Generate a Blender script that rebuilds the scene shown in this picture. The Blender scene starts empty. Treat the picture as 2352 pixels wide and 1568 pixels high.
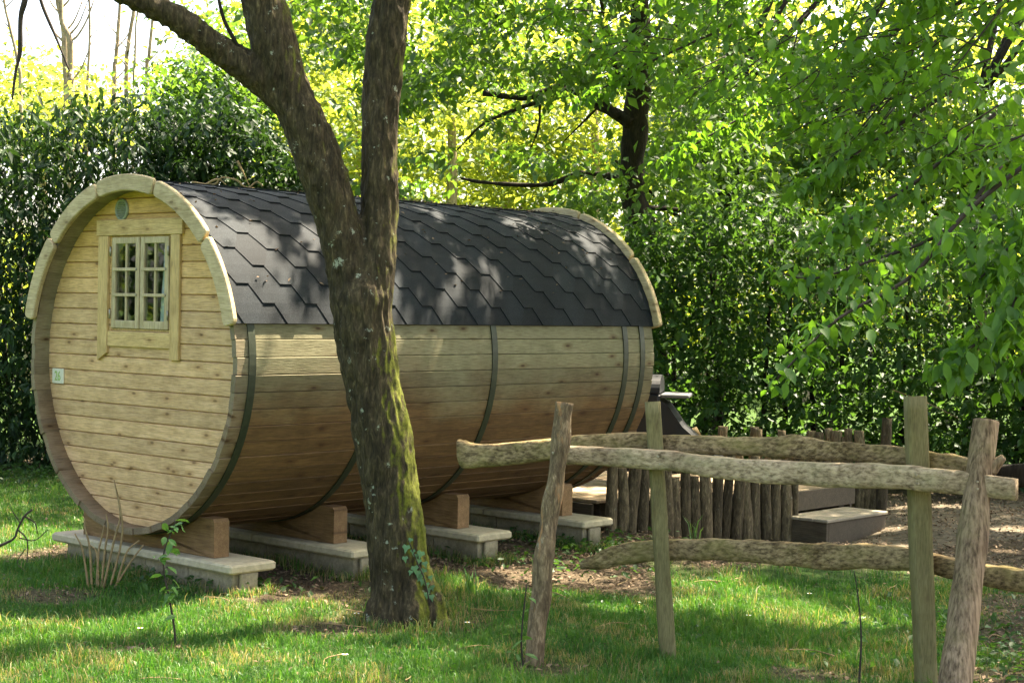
import bpy, math, random
import numpy as np
from mathutils import Vector, Matrix, noise
R = math.radians
random.seed(7)
rng = np.random.default_rng(7)
sc = bpy.context.scene
COL = sc.collection

# ------------------------------------------------------------------ camera, sky, sun, exposure
MC = np.array([[0.9998, 0.0, -0.019], [0.0004, 0.9998, 0.0205], [0.019, -0.0205, 0.9996]])
CAMZ = 1.8
FPX = 3858.4            # focal length in the units of a 2352 x 1568 picture
cam = bpy.data.cameras.new('camera')
cam.sensor_width = 36.0
cam.lens = FPX / 2352 * 36.0
cam.clip_end = 800
cam.clip_start = 0.1
camo = bpy.data.objects.new('camera', cam)
COL.objects.link(camo)
camo.matrix_world = Matrix(((MC[0, 0], MC[0, 2], -MC[0, 1], 0), (MC[1, 0], MC[1, 2], -MC[1, 1], 0),
                            (MC[2, 0], MC[2, 2], -MC[2, 1], CAMZ), (0, 0, 0, 1)))
sc.camera = camo

SUN_AZ, SUN_EL = 51.0, 61.0      # azimuth clockwise from +Y
w = bpy.data.worlds.new('World')
sc.world = w
w.use_nodes = True
nt = w.node_tree
nt.nodes.clear()
sky = nt.nodes.new('ShaderNodeTexSky')
sky.sky_type = 'NISHITA'
sky.sun_disc = False
sky.sun_elevation = R(SUN_EL)
sky.sun_rotation = R(SUN_AZ)
sky.dust_density = 4.0
sky.air_density = 0.8
sky.ozone_density = 0.5
bg = nt.nodes.new('ShaderNodeBackground')
bg.inputs['Strength'].default_value = 0.095
wo = nt.nodes.new('ShaderNodeOutputWorld')
nt.links.new(sky.outputs[0], bg.inputs[0])
nt.links.new(bg.outputs[0], wo.inputs[0])
sl = bpy.data.lights.new('sun', 'SUN')
sl.energy = 4.4
sl.angle = R(0.6)
sl.color = (1.0, 0.93, 0.80)
so = bpy.data.objects.new('sun', sl)
COL.objects.link(so)
sd = Vector((math.sin(R(SUN_AZ)) * math.cos(R(SUN_EL)), math.cos(R(SUN_AZ)) * math.cos(R(SUN_EL)), math.sin(R(SUN_EL))))
so.rotation_euler = sd.to_track_quat('Z', 'Y').to_euler()
so.location = (0, 0, 30)
sc.view_settings.view_transform = 'Standard'
sc.view_settings.look = 'None'
sc.view_settings.gamma = 1.0
sc.view_settings.use_curve_mapping = False
sc.view_settings.exposure = 3.12
sc.view_settings.use_white_balance = True
sc.view_settings.white_balance_temperature = 7300
sc.view_settings.white_balance_tint = 12
sc.render.engine = 'CYCLES'
sc.cycles.max_bounces = 7
sc.cycles.diffuse_bounces = 4
sc.cycles.transmission_bounces = 5
sc.cycles.caustics_reflective = False
sc.cycles.caustics_refractive = False

# ------------------------------------------------------------------ helpers
def ray(px, py):
    d = np.array([(px - 1176) / FPX, 1.0, -(py - 784) / FPX])
    return MC @ d

def at(px, py, Y):
    d = ray(px, py)
    p = d * (Y / d[1])
    return Vector((p[0], p[1], p[2] + CAMZ))

def tag(o, label=None, cat=None, group=None, kind=None):
    if label: o['label'] = label
    if cat: o['category'] = cat
    if group: o['group'] = group
    if kind: o['kind'] = kind
    return o

def empty(name, loc=(0, 0, 0), rz=0.0, label=None, cat=None, group=None):
    o = bpy.data.objects.new(name, None)
    o.empty_display_size = 0.2
    COL.objects.link(o)
    o.location = loc
    o.rotation_euler = (0, 0, rz)
    return tag(o, label, cat, group)

def link(name, me, parent=None):
    o = bpy.data.objects.new(name, me)
    COL.objects.link(o)
    if parent: o.parent = parent
    return o

def mesh(name, V, F, mat, parent=None, smooth=False):
    me = bpy.data.meshes.new(name)
    me.from_pydata([tuple(v) for v in V], [], F)
    if mat: me.materials.append(mat)
    if smooth: me.shade_smooth()
    me.update()
    return link(name, me, parent)

def fast_mesh(name, V, F, mat, tint=None, smooth=False):
    """V (n,3) array, F (m,k) array of equal sized faces."""
    me = bpy.data.meshes.new(name)
    V = np.ascontiguousarray(V, dtype=np.float32)
    F = np.ascontiguousarray(F, dtype=np.int32)
    m, k = F.shape
    me.vertices.add(len(V))
    me.vertices.foreach_set('co', V.ravel())
    me.loops.add(m * k)
    me.loops.foreach_set('vertex_index', F.ravel())
    me.polygons.add(m)
    me.polygons.foreach_set('loop_start', np.arange(0, m * k, k, dtype=np.int32))
    me.polygons.foreach_set('loop_total', np.full(m, k, dtype=np.int32))
    if smooth: me.polygons.foreach_set('use_smooth', np.ones(m, dtype=bool))
    me.update(calc_edges=True)
    if tint is not None:
        a = me.attributes.new('tint', 'FLOAT', 'POINT')
        a.data.foreach_set('value', np.ascontiguousarray(tint, dtype=np.float32))
    if mat: me.materials.append(mat)
    return me

class MB:
    """collects simple solids into one mesh"""
    def __init__(s): s.V = []; s.F = []
    def add(s, V, F):
        n = len(s.V)
        s.V += [tuple(v) for v in V]
        s.F += [tuple(i + n for i in f) for f in F]
    def box(s, x0, x1, y0, y1, z0, z1, b=0.0, M=None):
        if b <= 0:
            V = [(x, y, z) for z in (z0, z1) for y in (y0, y1) for x in (x0, x1)]
            F = [(0, 2, 3, 1), (4, 5, 7, 6), (0, 1, 5, 4), (2, 6, 7, 3), (0, 4, 6, 2), (1, 3, 7, 5)]
        else:
            b = min(b, (x1 - x0) * .45, (y1 - y0) * .45, (z1 - z0) * .45)
            V = []; F = []
            def ring(z, i):
                X0, X1, Y0, Y1 = x0 + i, x1 - i, y0 + i, y1 - i
                return [(X0 + b, Y0, z), (X1 - b, Y0, z), (X1, Y0 + b, z), (X1, Y1 - b, z), (X1 - b, Y1, z), (X0 + b, Y1, z), (X0, Y1 - b, z), (X0, Y0 + b, z)]
            for z, i in ((z0, b), (z0 + b, 0), (z1 - b, 0), (z1, b)): V += ring(z, i)
            for k in range(3):
                for j in range(8):
                    F.append((k * 8 + j, k * 8 + (j + 1) % 8, k * 8 + 8 + (j + 1) % 8, k * 8 + 8 + j))
            F.append(tuple(range(7, -1, -1))); F.append(tuple(range(24, 32)))
        if M is not None: V = [tuple(M @ Vector(v)) for v in V]
        s.add(V, F)
    def build(s, name, mat, parent=None, smooth=False):
        return mesh(name, s.V, s.F, mat, parent, smooth)

def spline(pts, n):
    """Catmull-Rom resample of a list of tuples"""
    P = np.array(pts, float)
    if len(P) == 2:
        t = np.linspace(0, 1, n)[:, None]
        return P[0] * (1 - t) + P[1] * t
    E = np.vstack([2 * P[0] - P[1], P, 2 * P[-1] - P[-2]])
    out = []
    segs = len(P) - 1
    for u in np.linspace(0, segs, n):
        i = min(int(u), segs - 1); t = u - i
        p0, p1, p2, p3 = E[i], E[i + 1], E[i + 2], E[i + 3]
        out.append(0.5 * ((2 * p1) + (-p0 + p2) * t + (2 * p0 - 5 * p1 + 4 * p2 - p3) * t * t + (-p0 + 3 * p1 - 3 * p2 + p3) * t ** 3))
    return np.array(out)

def tube(pts, rad, n=8, sides=8, rough=0.0, sq=None, freq=8.0, seed=0.0, cap=True):
    """tapered tube (or rounded beam with sq=(w,h) half sizes) through pts; returns V,F"""
    C = spline([tuple(p) for p in pts], n)
    rr = np.interp(np.linspace(0, 1, n), np.linspace(0, 1, len(rad)), rad)
    V = []; F = []
    up0 = Vector((0, 0, 1))
    prev = None
    for i in range(n):
        a = Vector(C[max(0, i - 1)]); b = Vector(C[min(n - 1, i + 1)])
        t = (b - a).normalized()
        if prev is None:
            ref = up0 if abs(t.z) < .8 else Vector((1, 0, 0))
            u = (ref - t * ref.dot(t)).normalized()
        else:
            u = (prev - t * prev.dot(t)).normalized()
        prev = u
        v = t.cross(u)
        for j in range(sides):
            th = 2 * math.pi * j / sides
            c, s = math.cos(th), math.sin(th)
            if sq:
                k = (abs(c) ** sq[2] + abs(s) ** sq[2]) ** (-1 / sq[2])
                off = (u * (c * k * sq[1]) + v * (s * k * sq[0])) * rr[i]
            else:
                off = (u * c + v * s) * rr[i]
            p = Vector(C[i]) + off
            if rough:
                d = off.normalized()
                q = noise.noise(Vector((p.x * freq + seed, p.y * freq, p.z * freq * .6)))
                p = p + d * (q * rough)
            V.append(tuple(p))
    for i in range(n - 1):
        for j in range(sides):
            F.append((i * sides + j, i * sides + (j + 1) % sides, (i + 1) * sides + (j + 1) % sides, (i + 1) * sides + j))
    if cap:
        F.append(tuple(range(sides - 1, -1, -1)))
        F.append(tuple((n - 1) * sides + j for j in range(sides)))
    return V, F

def gh(x, y):
    h = 0.022 * np.sin(x * 1.7 + 1.0) * np.cos(y * 1.3) + 0.015 * np.sin(x * 3.9 + y * 2.7) + 0.01 * np.cos(y * 5.1 - x * 4.3)
    dx, dy = x + 2.4123, y - 10.51424
    cs, ct = dx * .73746 - dy * .67541, dx * .67541 + dy * .73746
    h = h + .065 / ((1 + np.exp((np.abs(cs) - 1.5) * 6)) * (1 + np.exp((np.abs(ct - 1.9) - 2.6) * 6)))
    h = h - 0.09 * np.exp(-((x - 2.4) ** 2 + (y - 13.9) ** 2) / 1.6)
    return h

def ground_at(px, py):
    d = ray(px, py)
    z = 0.0
    for _ in range(4):
        k = (z - CAMZ) / d[2]
        p = d * k
        z = float(gh(p[0], p[1]))
    return Vector((p[0], p[1], z))

# ------------------------------------------------------------------ materials
def newmat(name):
    m = bpy.data.materials.new(name)
    m.use_nodes = True
    n = m.node_tree.nodes
    n.clear()
    out = n.new('ShaderNodeOutputMaterial')
    b = n.new('ShaderNodeBsdfPrincipled')
    m.node_tree.links.new(b.outputs[0], out.inputs[0])
    return m, n, m.node_tree.links, b, out

def N(nodes, t, **kw):
    nd = nodes.new(t)
    for k, v in kw.items():
        if k in nd.inputs: nd.inputs[k].default_value = v
        else: setattr(nd, k, v)
    return nd

def ramp(nodes, stops):
    r = nodes.new('ShaderNodeValToRGB')
    e = r.color_ramp.elements
    e[0].position, e[0].color = stops[0][0], (*stops[0][1], 1)
    e[1].position, e[1].color = stops[-1][0], (*stops[-1][1], 1)
    for p, c in stops[1:-1]:
        x = e.new(p); x.color = (*c, 1)
    return r

def mixc(nodes, links, f, a, b, bt='MIX'):
    m = nodes.new('ShaderNodeMix')
    m.data_type = 'RGBA'
    m.blend_type = bt
    def put(s, v):
        if isinstance(v, (int, float)): m.inputs[s].default_value = v
        elif isinstance(v, tuple): m.inputs[s].default_value = (*v, 1)
        else: links.new(v, m.inputs[s])
    put(0, f); put(6, a); put(7, b)
    return m.outputs[2]

def wood(name, c1, c2, axis='X', rough=.75, knots=.5, weather=None, gsc=1.0, bump=.25, stain=None, vary=.25):
    """weather=(colour, z0, z1, strength): grain colour shifts with height, as weathered boards do"""
    m, n, l, b, out = newmat(name)
    tc = N(n, 'ShaderNodeTexCoord')
    oi = N(n, 'ShaderNodeObjectInfo')
    ml = N(n, 'ShaderNodeMath', operation='MULTIPLY'); ml.inputs[1].default_value = 53.0
    l.new(oi.outputs['Random'], ml.inputs[0])
    ad = N(n, 'ShaderNodeVectorMath', operation='ADD')
    l.new(tc.outputs['Object'], ad.inputs[0]); l.new(ml.outputs[0], ad.inputs[1])
    k = {'X': (1.6, 26, 26), 'Y': (26, 1.6, 26), 'Z': (26, 26, 1.6)}[axis]
    mp = N(n, 'ShaderNodeMapping'); mp.inputs['Scale'].default_value = tuple(v * gsc for v in k)
    l.new(ad.outputs[0], mp.inputs[0])
    n1 = N(n, 'ShaderNodeTexNoise', Scale=1.6, Detail=6.0, Roughness=.6, Distortion=.7)
    l.new(mp.outputs[0], n1.inputs['Vector'])
    n2 = N(n, 'ShaderNodeTexNoise', Scale=7.0, Detail=3.0, Roughness=.6)
    l.new(mp.outputs[0], n2.inputs['Vector'])
    r = ramp(n, [(.32, c2), (.52, tuple((a + bb) / 2 for a, bb in zip(c1, c2))), (.68, c1)])
    l.new(n1.outputs[0], r.inputs[0])
    col = r.outputs[0]
    f = ramp(n, [(.36, (.62, .59, .54)), (.58, (1, 1, 1))])
    l.new(n2.outputs[0], f.inputs[0])
    col = mixc(n, l, .8, col, f.outputs[0], 'MULTIPLY')
    if weather:
        wc, z0, z1, st = weather
        g = N(n, 'ShaderNodeNewGeometry'); sx = N(n, 'ShaderNodeSeparateXYZ')
        l.new(g.outputs['Position'], sx.inputs[0])
        nz = N(n, 'ShaderNodeTexNoise', Scale=2.2, Detail=4.0); l.new(g.outputs['Position'], nz.inputs['Vector'])
        a1 = N(n, 'ShaderNodeMath', operation='MULTIPLY_ADD'); a1.inputs[1].default_value = .5
        l.new(nz.outputs[0], a1.inputs[0]); l.new(sx.outputs[2], a1.inputs[2])
        mr = N(n, 'ShaderNodeMapRange'); mr.inputs[1].default_value = z0 + .25; mr.inputs[2].default_value = z1 + .25
        mr.inputs[3].default_value = 0; mr.inputs[4].default_value = st
        l.new(a1.outputs[0], mr.inputs[0])
        wcol = mixc(n, l, .85, wc, f.outputs[0], 'MULTIPLY')
        col = mixc(n, l, mr.outputs[0], col, wcol)
    if axis == 'Y' and weather:
        so_ = N(n, 'ShaderNodeSeparateXYZ'); l.new(tc.outputs['Object'], so_.inputs[0])
        me_ = N(n, 'ShaderNodeMapRange'); me_.inputs[1].default_value = .0; me_.inputs[2].default_value = .16; me_.inputs[3].default_value = .75; me_.inputs[4].default_value = 0
        l.new(so_.outputs[1], me_.inputs[0])
        col = mixc(n, l, me_.outputs[0], col, mixc(n, l, .85, (.27, .21, .135), f.outputs[0], 'MULTIPLY'))
    # blotches
    nb = N(n, 'ShaderNodeTexNoise', Scale=6.0, Detail=7.0, Roughness=.7)
    l.new(ad.outputs[0], nb.inputs['Vector'])
    rb = ramp(n, [(.38, (.58, .57, .50)), (.56, (1, 1, 1))]); l.new(nb.outputs[0], rb.inputs[0])
    col = mixc(n, l, stain if stain else .45, col, rb.outputs[0], 'MULTIPLY')
    if knots:
        sp = N(n, 'ShaderNodeSeparateXYZ'); l.new(ad.outputs[0], sp.inputs[0])
        cb = N(n, 'ShaderNodeCombineXYZ'); li, ci = {'X': (0, 2), 'Y': (1, 0), 'Z': (2, 0)}[axis]
        m1 = N(n, 'ShaderNodeMath', operation='MULTIPLY'); m1.inputs[1].default_value = 3.1; l.new(sp.outputs[li], m1.inputs[0]); l.new(m1.outputs[0], cb.inputs[0])
        m2 = N(n, 'ShaderNodeMath', operation='MULTIPLY'); m2.inputs[1].default_value = 8.0; l.new(sp.outputs[ci], m2.inputs[0]); l.new(m2.outputs[0], cb.inputs[1])
        vo = N(n, 'ShaderNodeTexVoronoi', Scale=1.0, voronoi_dimensions='2D'); l.new(cb.outputs[0], vo.inputs['Vector'])
        sk = N(n, 'ShaderNodeSeparateColor'); l.new(vo.outputs['Color'], sk.inputs[0])
        gt = N(n, 'ShaderNodeMath', operation='GREATER_THAN'); gt.inputs[1].default_value = .42; l.new(sk.outputs[0], gt.inputs[0])
        rk = ramp(n, [(.035, (1, 1, 1)), (.080, (0, 0, 0))]); l.new(vo.outputs['Distance'], rk.inputs[0])
        mk2 = N(n, 'ShaderNodeMath', operation='MULTIPLY'); mk2.inputs[1].default_value = knots
        l.new(rk.outputs[0], mk2.inputs[0])
        rh = ramp(n, [(.05, (.66, .54, .42)), (.22, (1, 1, 1))]); l.new(vo.outputs['Distance'], rh.inputs[0])
        gk = N(n, 'ShaderNodeMath', operation='MULTIPLY'); l.new(mk2.outputs[0], gk.inputs[0]); l.new(gt.outputs[0], gk.inputs[1]); mk2 = gk
        gh_ = N(n, 'ShaderNodeMath', operation='MULTIPLY'); gh_.inputs[1].default_value = min(1, knots); l.new(gt.outputs[0], gh_.inputs[0])
        col = mixc(n, l, gh_.outputs[0], col, rh.outputs[0], 'MULTIPLY')
        col = mixc(n, l, mk2.outputs[0], col, (.06, .03, .012))
    hs = N(n, 'ShaderNodeHueSaturation')
    mv = N(n, 'ShaderNodeMapRange'); mv.inputs[3].default_value = 1 - vary; mv.inputs[4].default_value = 1 + vary * .5
    l.new(oi.outputs['Random'], mv.inputs[0]); l.new(mv.outputs[0], hs.inputs['Value']); l.new(col, hs.inputs['Color'])
    l.new(hs.outputs[0], b.inputs['Base Color'])
    b.inputs['Roughness'].default_value = rough
    b.inputs['Specular IOR Level'].default_value = .3
    bp = N(n, 'ShaderNodeBump', Strength=bump, Distance=.01)
    l.new(n2.outputs[0], bp.inputs['Height']); l.new(bp.outputs[0], b.inputs['Normal'])
    return m

def plain(name, c, rough=.6, metal=0.0, noise_amt=.25, nscale=30.0, bump=0.0, spec=.4):
    m, n, l, b, out = newmat(name)
    tc = N(n, 'ShaderNodeTexCoord')
    nz = N(n, 'ShaderNodeTexNoise', Scale=nscale, Detail=5.0, Roughness=.65); l.new(tc.outputs['Object'], nz.inputs['Vector'])
    lo = tuple(v * (1 - noise_amt) for v in c); hi = tuple(min(1, v * (1 + noise_amt)) for v in c)
    r = ramp(n, [(.35, lo), (.65, hi)]); l.new(nz.outputs[0], r.inputs[0])
    l.new(r.outputs[0], b.inputs['Base Color'])
    b.inputs['Roughness'].default_value = rough; b.inputs['Metallic'].default_value = metal
    b.inputs['Specular IOR Level'].default_value = spec
    if bump:
        bp = N(n, 'ShaderNodeBump', Strength=bump, Distance=.01); l.new(nz.outputs[0], bp.inputs['Height']); l.new(bp.outputs[0], b.inputs['Normal'])
    return m

def leafmat(name, c1, c2, ct, rough=.45, trans=.4, spec=.5, inst=False):
    m, n, l, b, out = newmat(name)
    if inst:
        at_ = N(n, 'ShaderNodeObjectInfo'); fac = at_.outputs['Random']
    else:
        at_ = N(n, 'ShaderNodeAttribute', attribute_name='tint'); fac = at_.outputs['Fac']
    col = mixc(n, l, fac, c1, c2)
    l.new(col, b.inputs['Base Color'])
    b.inputs['Roughness'].default_value = rough
    b.inputs['Specular IOR Level'].default_value = spec
    tr = N(n, 'ShaderNodeBsdfTranslucent')
    ctc = mixc(n, l, fac, tuple(v * .75 for v in ct), ct)
    l.new(ctc, tr.inputs[0])
    mx = N(n, 'ShaderNodeMixShader'); mx.inputs[0].default_value = trans
    l.new(b.outputs[0], mx.inputs[1]); l.new(tr.outputs[0], mx.inputs[2]); l.new(mx.outputs[0], out.inputs[0])
    return m

def barkmat(name, c1, c2, moss=None, lichen=0.0, sc_=1.0, orange=False, vary=0.0):
    m, n, l, b, out = newmat(name)
    tc = N(n, 'ShaderNodeTexCoord'); g = N(n, 'ShaderNodeNewGeometry')
    mp = N(n, 'ShaderNodeMapping'); mp.inputs['Scale'].default_value = (58 * sc_, 58 * sc_, 15 * sc_)
    l.new(tc.outputs['Object'], mp.inputs[0])
    n1 = N(n, 'ShaderNodeTexNoise', Scale=1.0, Detail=7.0, Roughness=.65, Distortion=.6); l.new(mp.outputs[0], n1.inputs['Vector'])
    vo = N(n, 'ShaderNodeTexNoise', Scale=.35, Detail=6.0, Roughness=.6, Distortion=.4); l.new(mp.outputs[0], vo.inputs['Vector'])
    r = ramp(n, [(.36, c2), (.52, tuple(a * .35 + bb * .65 for a, bb in zip(c1, c2))), (.66, c1), (.76, tuple(min(1, a * 2.6) for a in c1))]); l.new(n1.outputs[0], r.inputs[0])
    col = r.outputs[0]
    rc = ramp(n, [(.36, (.42, .40, .36)), (.58, (1.15, 1.12, 1.05))]); l.new(vo.outputs[0], rc.inputs[0])
    col = mixc(n, l, .7, col, rc.outputs[0], 'MULTIPLY')
    if lichen:
        nl = N(n, 'ShaderNodeTexNoise', Scale=13.0, Detail=5.0, Roughness=.7); l.new(tc.outputs['Object'], nl.inputs['Vector'])
        rl = ramp(n, [(.63, (0, 0, 0)), (.68, (1, 1, 1))]); l.new(nl.outputs[0], rl.inputs[0])
        ml = N(n, 'ShaderNodeMath', operation='MULTIPLY'); ml.inputs[1].default_value = lichen; l.new(rl.outputs[0], ml.inputs[0])
        col = mixc(n, l, ml.outputs[0], col, (.30, .33, .24))
    if moss:
        # moss keeps to the damp side of the stem
        mc, side, lo, hi, amt = moss
        dp = N(n, 'ShaderNodeVectorMath', operation='DOT_PRODUCT'); dp.inputs[1].default_value = side
        l.new(g.outputs['Normal'], dp.inputs[0])
        nm = N(n, 'ShaderNodeTexNoise', Scale=5.0, Detail=6.0, Roughness=.7); l.new(tc.outputs['Object'], nm.inputs['Vector'])
        a = N(n, 'ShaderNodeMath', operation='MULTIPLY_ADD'); a.inputs[1].default_value = 2.2
        l.new(nm.outputs[0], a.inputs[0]); l.new(dp.outputs['Value'], a.inputs[2])
        sz = N(n, 'ShaderNodeSeparateXYZ'); l.new(g.outputs['Position'], sz.inputs[0])
        hz = N(n, 'ShaderNodeMapRange'); hz.inputs[1].default_value = 1.0; hz.inputs[2].default_value = 2.2; hz.inputs[3].default_value = .32; hz.inputs[4].default_value = -.12
        l.new(sz.outputs[2], hz.inputs[0])
        a2 = N(n, 'ShaderNodeMath', operation='ADD'); l.new(a.outputs[0], a2.inputs[0]); l.new(hz.outputs[0], a2.inputs[1]); a = a2
        mr = N(n, 'ShaderNodeMapRange'); mr.inputs[1].default_value = lo; mr.inputs[2].default_value = hi; mr.inputs[4].default_value = amt
        l.new(a.outputs[0], mr.inputs[0])
        nm2 = N(n, 'ShaderNodeTexNoise', Scale=60.0, Detail=3.0); l.new(tc.outputs['Object'], nm2.inputs['Vector'])
        rm = ramp(n, [(.3, tuple(v * .45 for v in mc)), (.7, mc)]); l.new(nm2.outputs[0], rm.inputs[0])
        col = mixc(n, l, mr.outputs[0], col, rm.outputs[0])
    if orange:
        mpo = N(n, 'ShaderNodeMapping'); mpo.inputs['Scale'].default_value = (16, 16, 4.5); l.new(tc.outputs['Object'], mpo.inputs[0])
        no = N(n, 'ShaderNodeTexNoise', Scale=1.0, Detail=5.0); l.new(mpo.outputs[0], no.inputs['Vector'])
        ro = ramp(n, [(.60, (0, 0, 0)), (.66, (.8, .8, .8))]); l.new(no.outputs[0], ro.inputs[0])
        col = mixc(n, l, ro.outputs[0], col, (.36, .19, .08))
    if vary:
        oi = N(n, 'ShaderNodeObjectInfo'); hs = N(n, 'ShaderNodeHueSaturation'); mv = N(n, 'ShaderNodeMapRange')
        mv.inputs[3].default_value = 1 - vary; mv.inputs[4].default_value = 1 + vary * .6
        l.new(oi.outputs['Random'], mv.inputs[0]); l.new(mv.outputs[0], hs.inputs['Value']); l.new(col, hs.inputs['Color']); col = hs.outputs[0]
    l.new(col, b.inputs['Base Color'])
    b.inputs['Roughness'].default_value = .9; b.inputs['Specular IOR Level'].default_value = .2
    bp = N(n, 'ShaderNodeBump', Strength=.7, Distance=.012); l.new(n1.outputs[0], bp.inputs['Height'])
    bp2 = N(n, 'ShaderNodeBump', Strength=.5, Distance=.01); l.new(vo.outputs[0], bp2.inputs['Height']); l.new(bp.outputs[0], bp2.inputs['Normal'])
    l.new(bp2.outputs[0], b.inputs['Normal'])
    return m

def railmat(name, c1, c2, moss, diag=True, upright=False):
    """split timber: straight fibres, drying cracks, moss; diag adds the slanting saw marks"""
    m, n, l, b, out = newmat(name)
    tc = N(n, 'ShaderNodeTexCoord')
    def field(scale, detail, dist=0.0, rot=0.0, rough=.6):
        r0 = N(n, 'ShaderNodeMapping'); r0.inputs['Rotation'].default_value = (0, R(rot), 0)
        mp = N(n, 'ShaderNodeMapping'); mp.inputs['Scale'].default_value = scale
        l.new(tc.outputs['Object'], r0.inputs[0]); l.new(r0.outputs[0], mp.inputs[0])
        t = N(n, 'ShaderNodeTexNoise', Scale=1.0, Detail=detail, Roughness=rough, Distortion=dist); l.new(mp.outputs[0], t.inputs['Vector'])
        return t.outputs[0]
    up = upright
    fib = field((70, 70, 1.8) if up else (1.8, 70, 70), 4.0, .1, 0 if up else 2)
    r = ramp(n, [(.34, tuple(v * .55 for v in c2)), (.42, c2), (.52, tuple(.5 * (p + q) for p, q in zip(c1, c2))), (.62, c1)]); l.new(fib, r.inputs[0])
    col = r.outputs[0]
    blot = field((5, 5, 5), 6.0, .3)
    rb = ramp(n, [(.36, (.62, .58, .52)), (.56, (1.08, 1.05, 1.0))]); l.new(blot, rb.inputs[0])
    col = mixc(n, l, .9, col, rb.outputs[0], 'MULTIPLY')
    ms = field((4.5, 4.5, 7), 6.0, 0.0, 0, .65)
    rm = ramp(n, [(.46, (0, 0, 0)), (.64, (1, 1, 1))]); l.new(ms, rm.inputs[0])
    mm = N(n, 'ShaderNodeMath', operation='MULTIPLY'); mm.inputs[1].default_value = moss[3]; l.new(rm.outputs[0], mm.inputs[0])
    col = mixc(n, l, mm.outputs[0], col, tuple(moss[:3]))
    h = fib
    if diag:
        saw = field((24, 30, 95), 3.0, .5, 40)
        rsaw = ramp(n, [(.40, (.66, .62, .56)), (.56, (1, 1, 1))]); l.new(saw, rsaw.inputs[0])
        pat = field((2.2, 2.2, 2.2), 2.0)
        rp = ramp(n, [(.40, (0, 0, 0)), (.60, (1, 1, 1))]); l.new(pat, rp.inputs[0])
        col = mixc(n, l, rp.outputs[0], col, mixc(n, l, 1.0, col, rsaw.outputs[0], 'MULTIPLY'))
    crk = field((38, 38, .55) if up else (.55, 38, 38), 1.0, .05, 0 if up else -1.5)
    rc = ramp(n, [(.285, (.22, .18, .14)), (.325, (1, 1, 1))]); l.new(crk, rc.inputs[0])
    col = mixc(n, l, .22, col, rc.outputs[0], 'MULTIPLY')
    l.new(col, b.inputs['Base Color']); b.inputs['Roughness'].default_value = .95; b.inputs['Specular IOR Level'].default_value = .1
    bp = N(n, 'ShaderNodeBump', Strength=.55, Distance=.006); l.new(h, bp.inputs['Height'])
    bp2 = N(n, 'ShaderNodeBump', Strength=.25, Distance=.01); l.new(rc.outputs[0], bp2.inputs['Height']); l.new(bp.outputs[0], bp2.inputs['Normal'])
    l.new(bp2.outputs[0], b.inputs['Normal'])
    return m

M = {}
M['stave'] = wood('stave wood', (.195, .108, .042), (.118, .065, .025), 'Y', weather=((.275, .255, .145), 1.08, 1.46, .97), knots=.95)
M['stave_in'] = M['stave']
M['board'] = wood('end board pine', (.75, .50, .265), (.62, .395, .185), 'X', weather=((.68, .41, .13), 1.65, 2.2, .9), knots=.6, vary=.16)
M['casing'] = wood('window casing pine', (.68, .48, .21), (.58, .39, .16), 'Z', knots=.35, vary=.1)
M['casing_x'] = wood('window casing pine across', (.68, .48, .21), (.58, .39, .16), 'X', knots=.45, vary=.1)
M['sash'] = wood('sash wood', (.56, .46, .28), (.50, .40, .22), 'Z', knots=.1, vary=.05)
M['trim'] = wood('trim pine', (.60, .48, .28), (.50, .39, .21), 'X', knots=.5, vary=.1, stain=.6)
M['cradle'] = wood('cradle timber', (.34, .20, .09), (.24, .135, .06), 'X', knots=.5)
M['deck'] = wood('deck timber', (.40, .30, .19), (.32, .24, .15), 'X', knots=.3)
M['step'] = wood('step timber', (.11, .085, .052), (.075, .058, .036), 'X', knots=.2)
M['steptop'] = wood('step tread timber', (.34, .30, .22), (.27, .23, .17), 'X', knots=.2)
M['hoop'] = plain('hoop metal', (.030, .038, .020), .5, .2, .2, 20)
M['felt'] = plain('roof felt', (.012, .012, .013), .9, 0, .2, 60)
def concretemat():
    m, n, l, b, out = newmat('block concrete')
    g = N(n, 'ShaderNodeNewGeometry'); sx = N(n, 'ShaderNodeSeparateXYZ'); l.new(g.outputs['Position'], sx.inputs[0])
    n1 = N(n, 'ShaderNodeTexNoise', Scale=40.0, Detail=6.0, Roughness=.7); l.new(g.outputs['Position'], n1.inputs['Vector'])
    n2 = N(n, 'ShaderNodeTexNoise', Scale=7.0, Detail=6.0, Roughness=.65); l.new(g.outputs['Position'], n2.inputs['Vector'])
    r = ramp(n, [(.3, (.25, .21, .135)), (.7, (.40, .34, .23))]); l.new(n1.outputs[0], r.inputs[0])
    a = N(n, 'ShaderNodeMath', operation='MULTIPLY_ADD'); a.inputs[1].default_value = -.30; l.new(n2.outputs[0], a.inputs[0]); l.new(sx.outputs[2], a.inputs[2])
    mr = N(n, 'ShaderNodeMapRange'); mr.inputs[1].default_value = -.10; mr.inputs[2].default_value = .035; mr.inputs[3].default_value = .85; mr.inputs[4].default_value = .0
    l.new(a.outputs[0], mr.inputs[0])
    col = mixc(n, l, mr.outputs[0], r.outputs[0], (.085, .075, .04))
    l.new(col, b.inputs['Base Color']); b.inputs['Roughness'].default_value = .95; b.inputs['Specular IOR Level'].default_value = .15
    bp = N(n, 'ShaderNodeBump', Strength=.5, Distance=.01); l.new(n1.outputs[0], bp.inputs['Height']); l.new(bp.outputs[0], b.inputs['Normal'])
    return m
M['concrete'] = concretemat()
M['slab'] = plain('slab stone', (.42, .36, .235), .9, 0, .16, 22, .15, .2)
M['vent'] = plain('vent plastic', (.22, .25, .16), .5, 0, .08)
M['plate'] = plain('plate board', (.62, .60, .46), .5, 0, .03)
M['green'] = plain('green print', (.27, .42, .10), .5, 0, .03)
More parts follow.
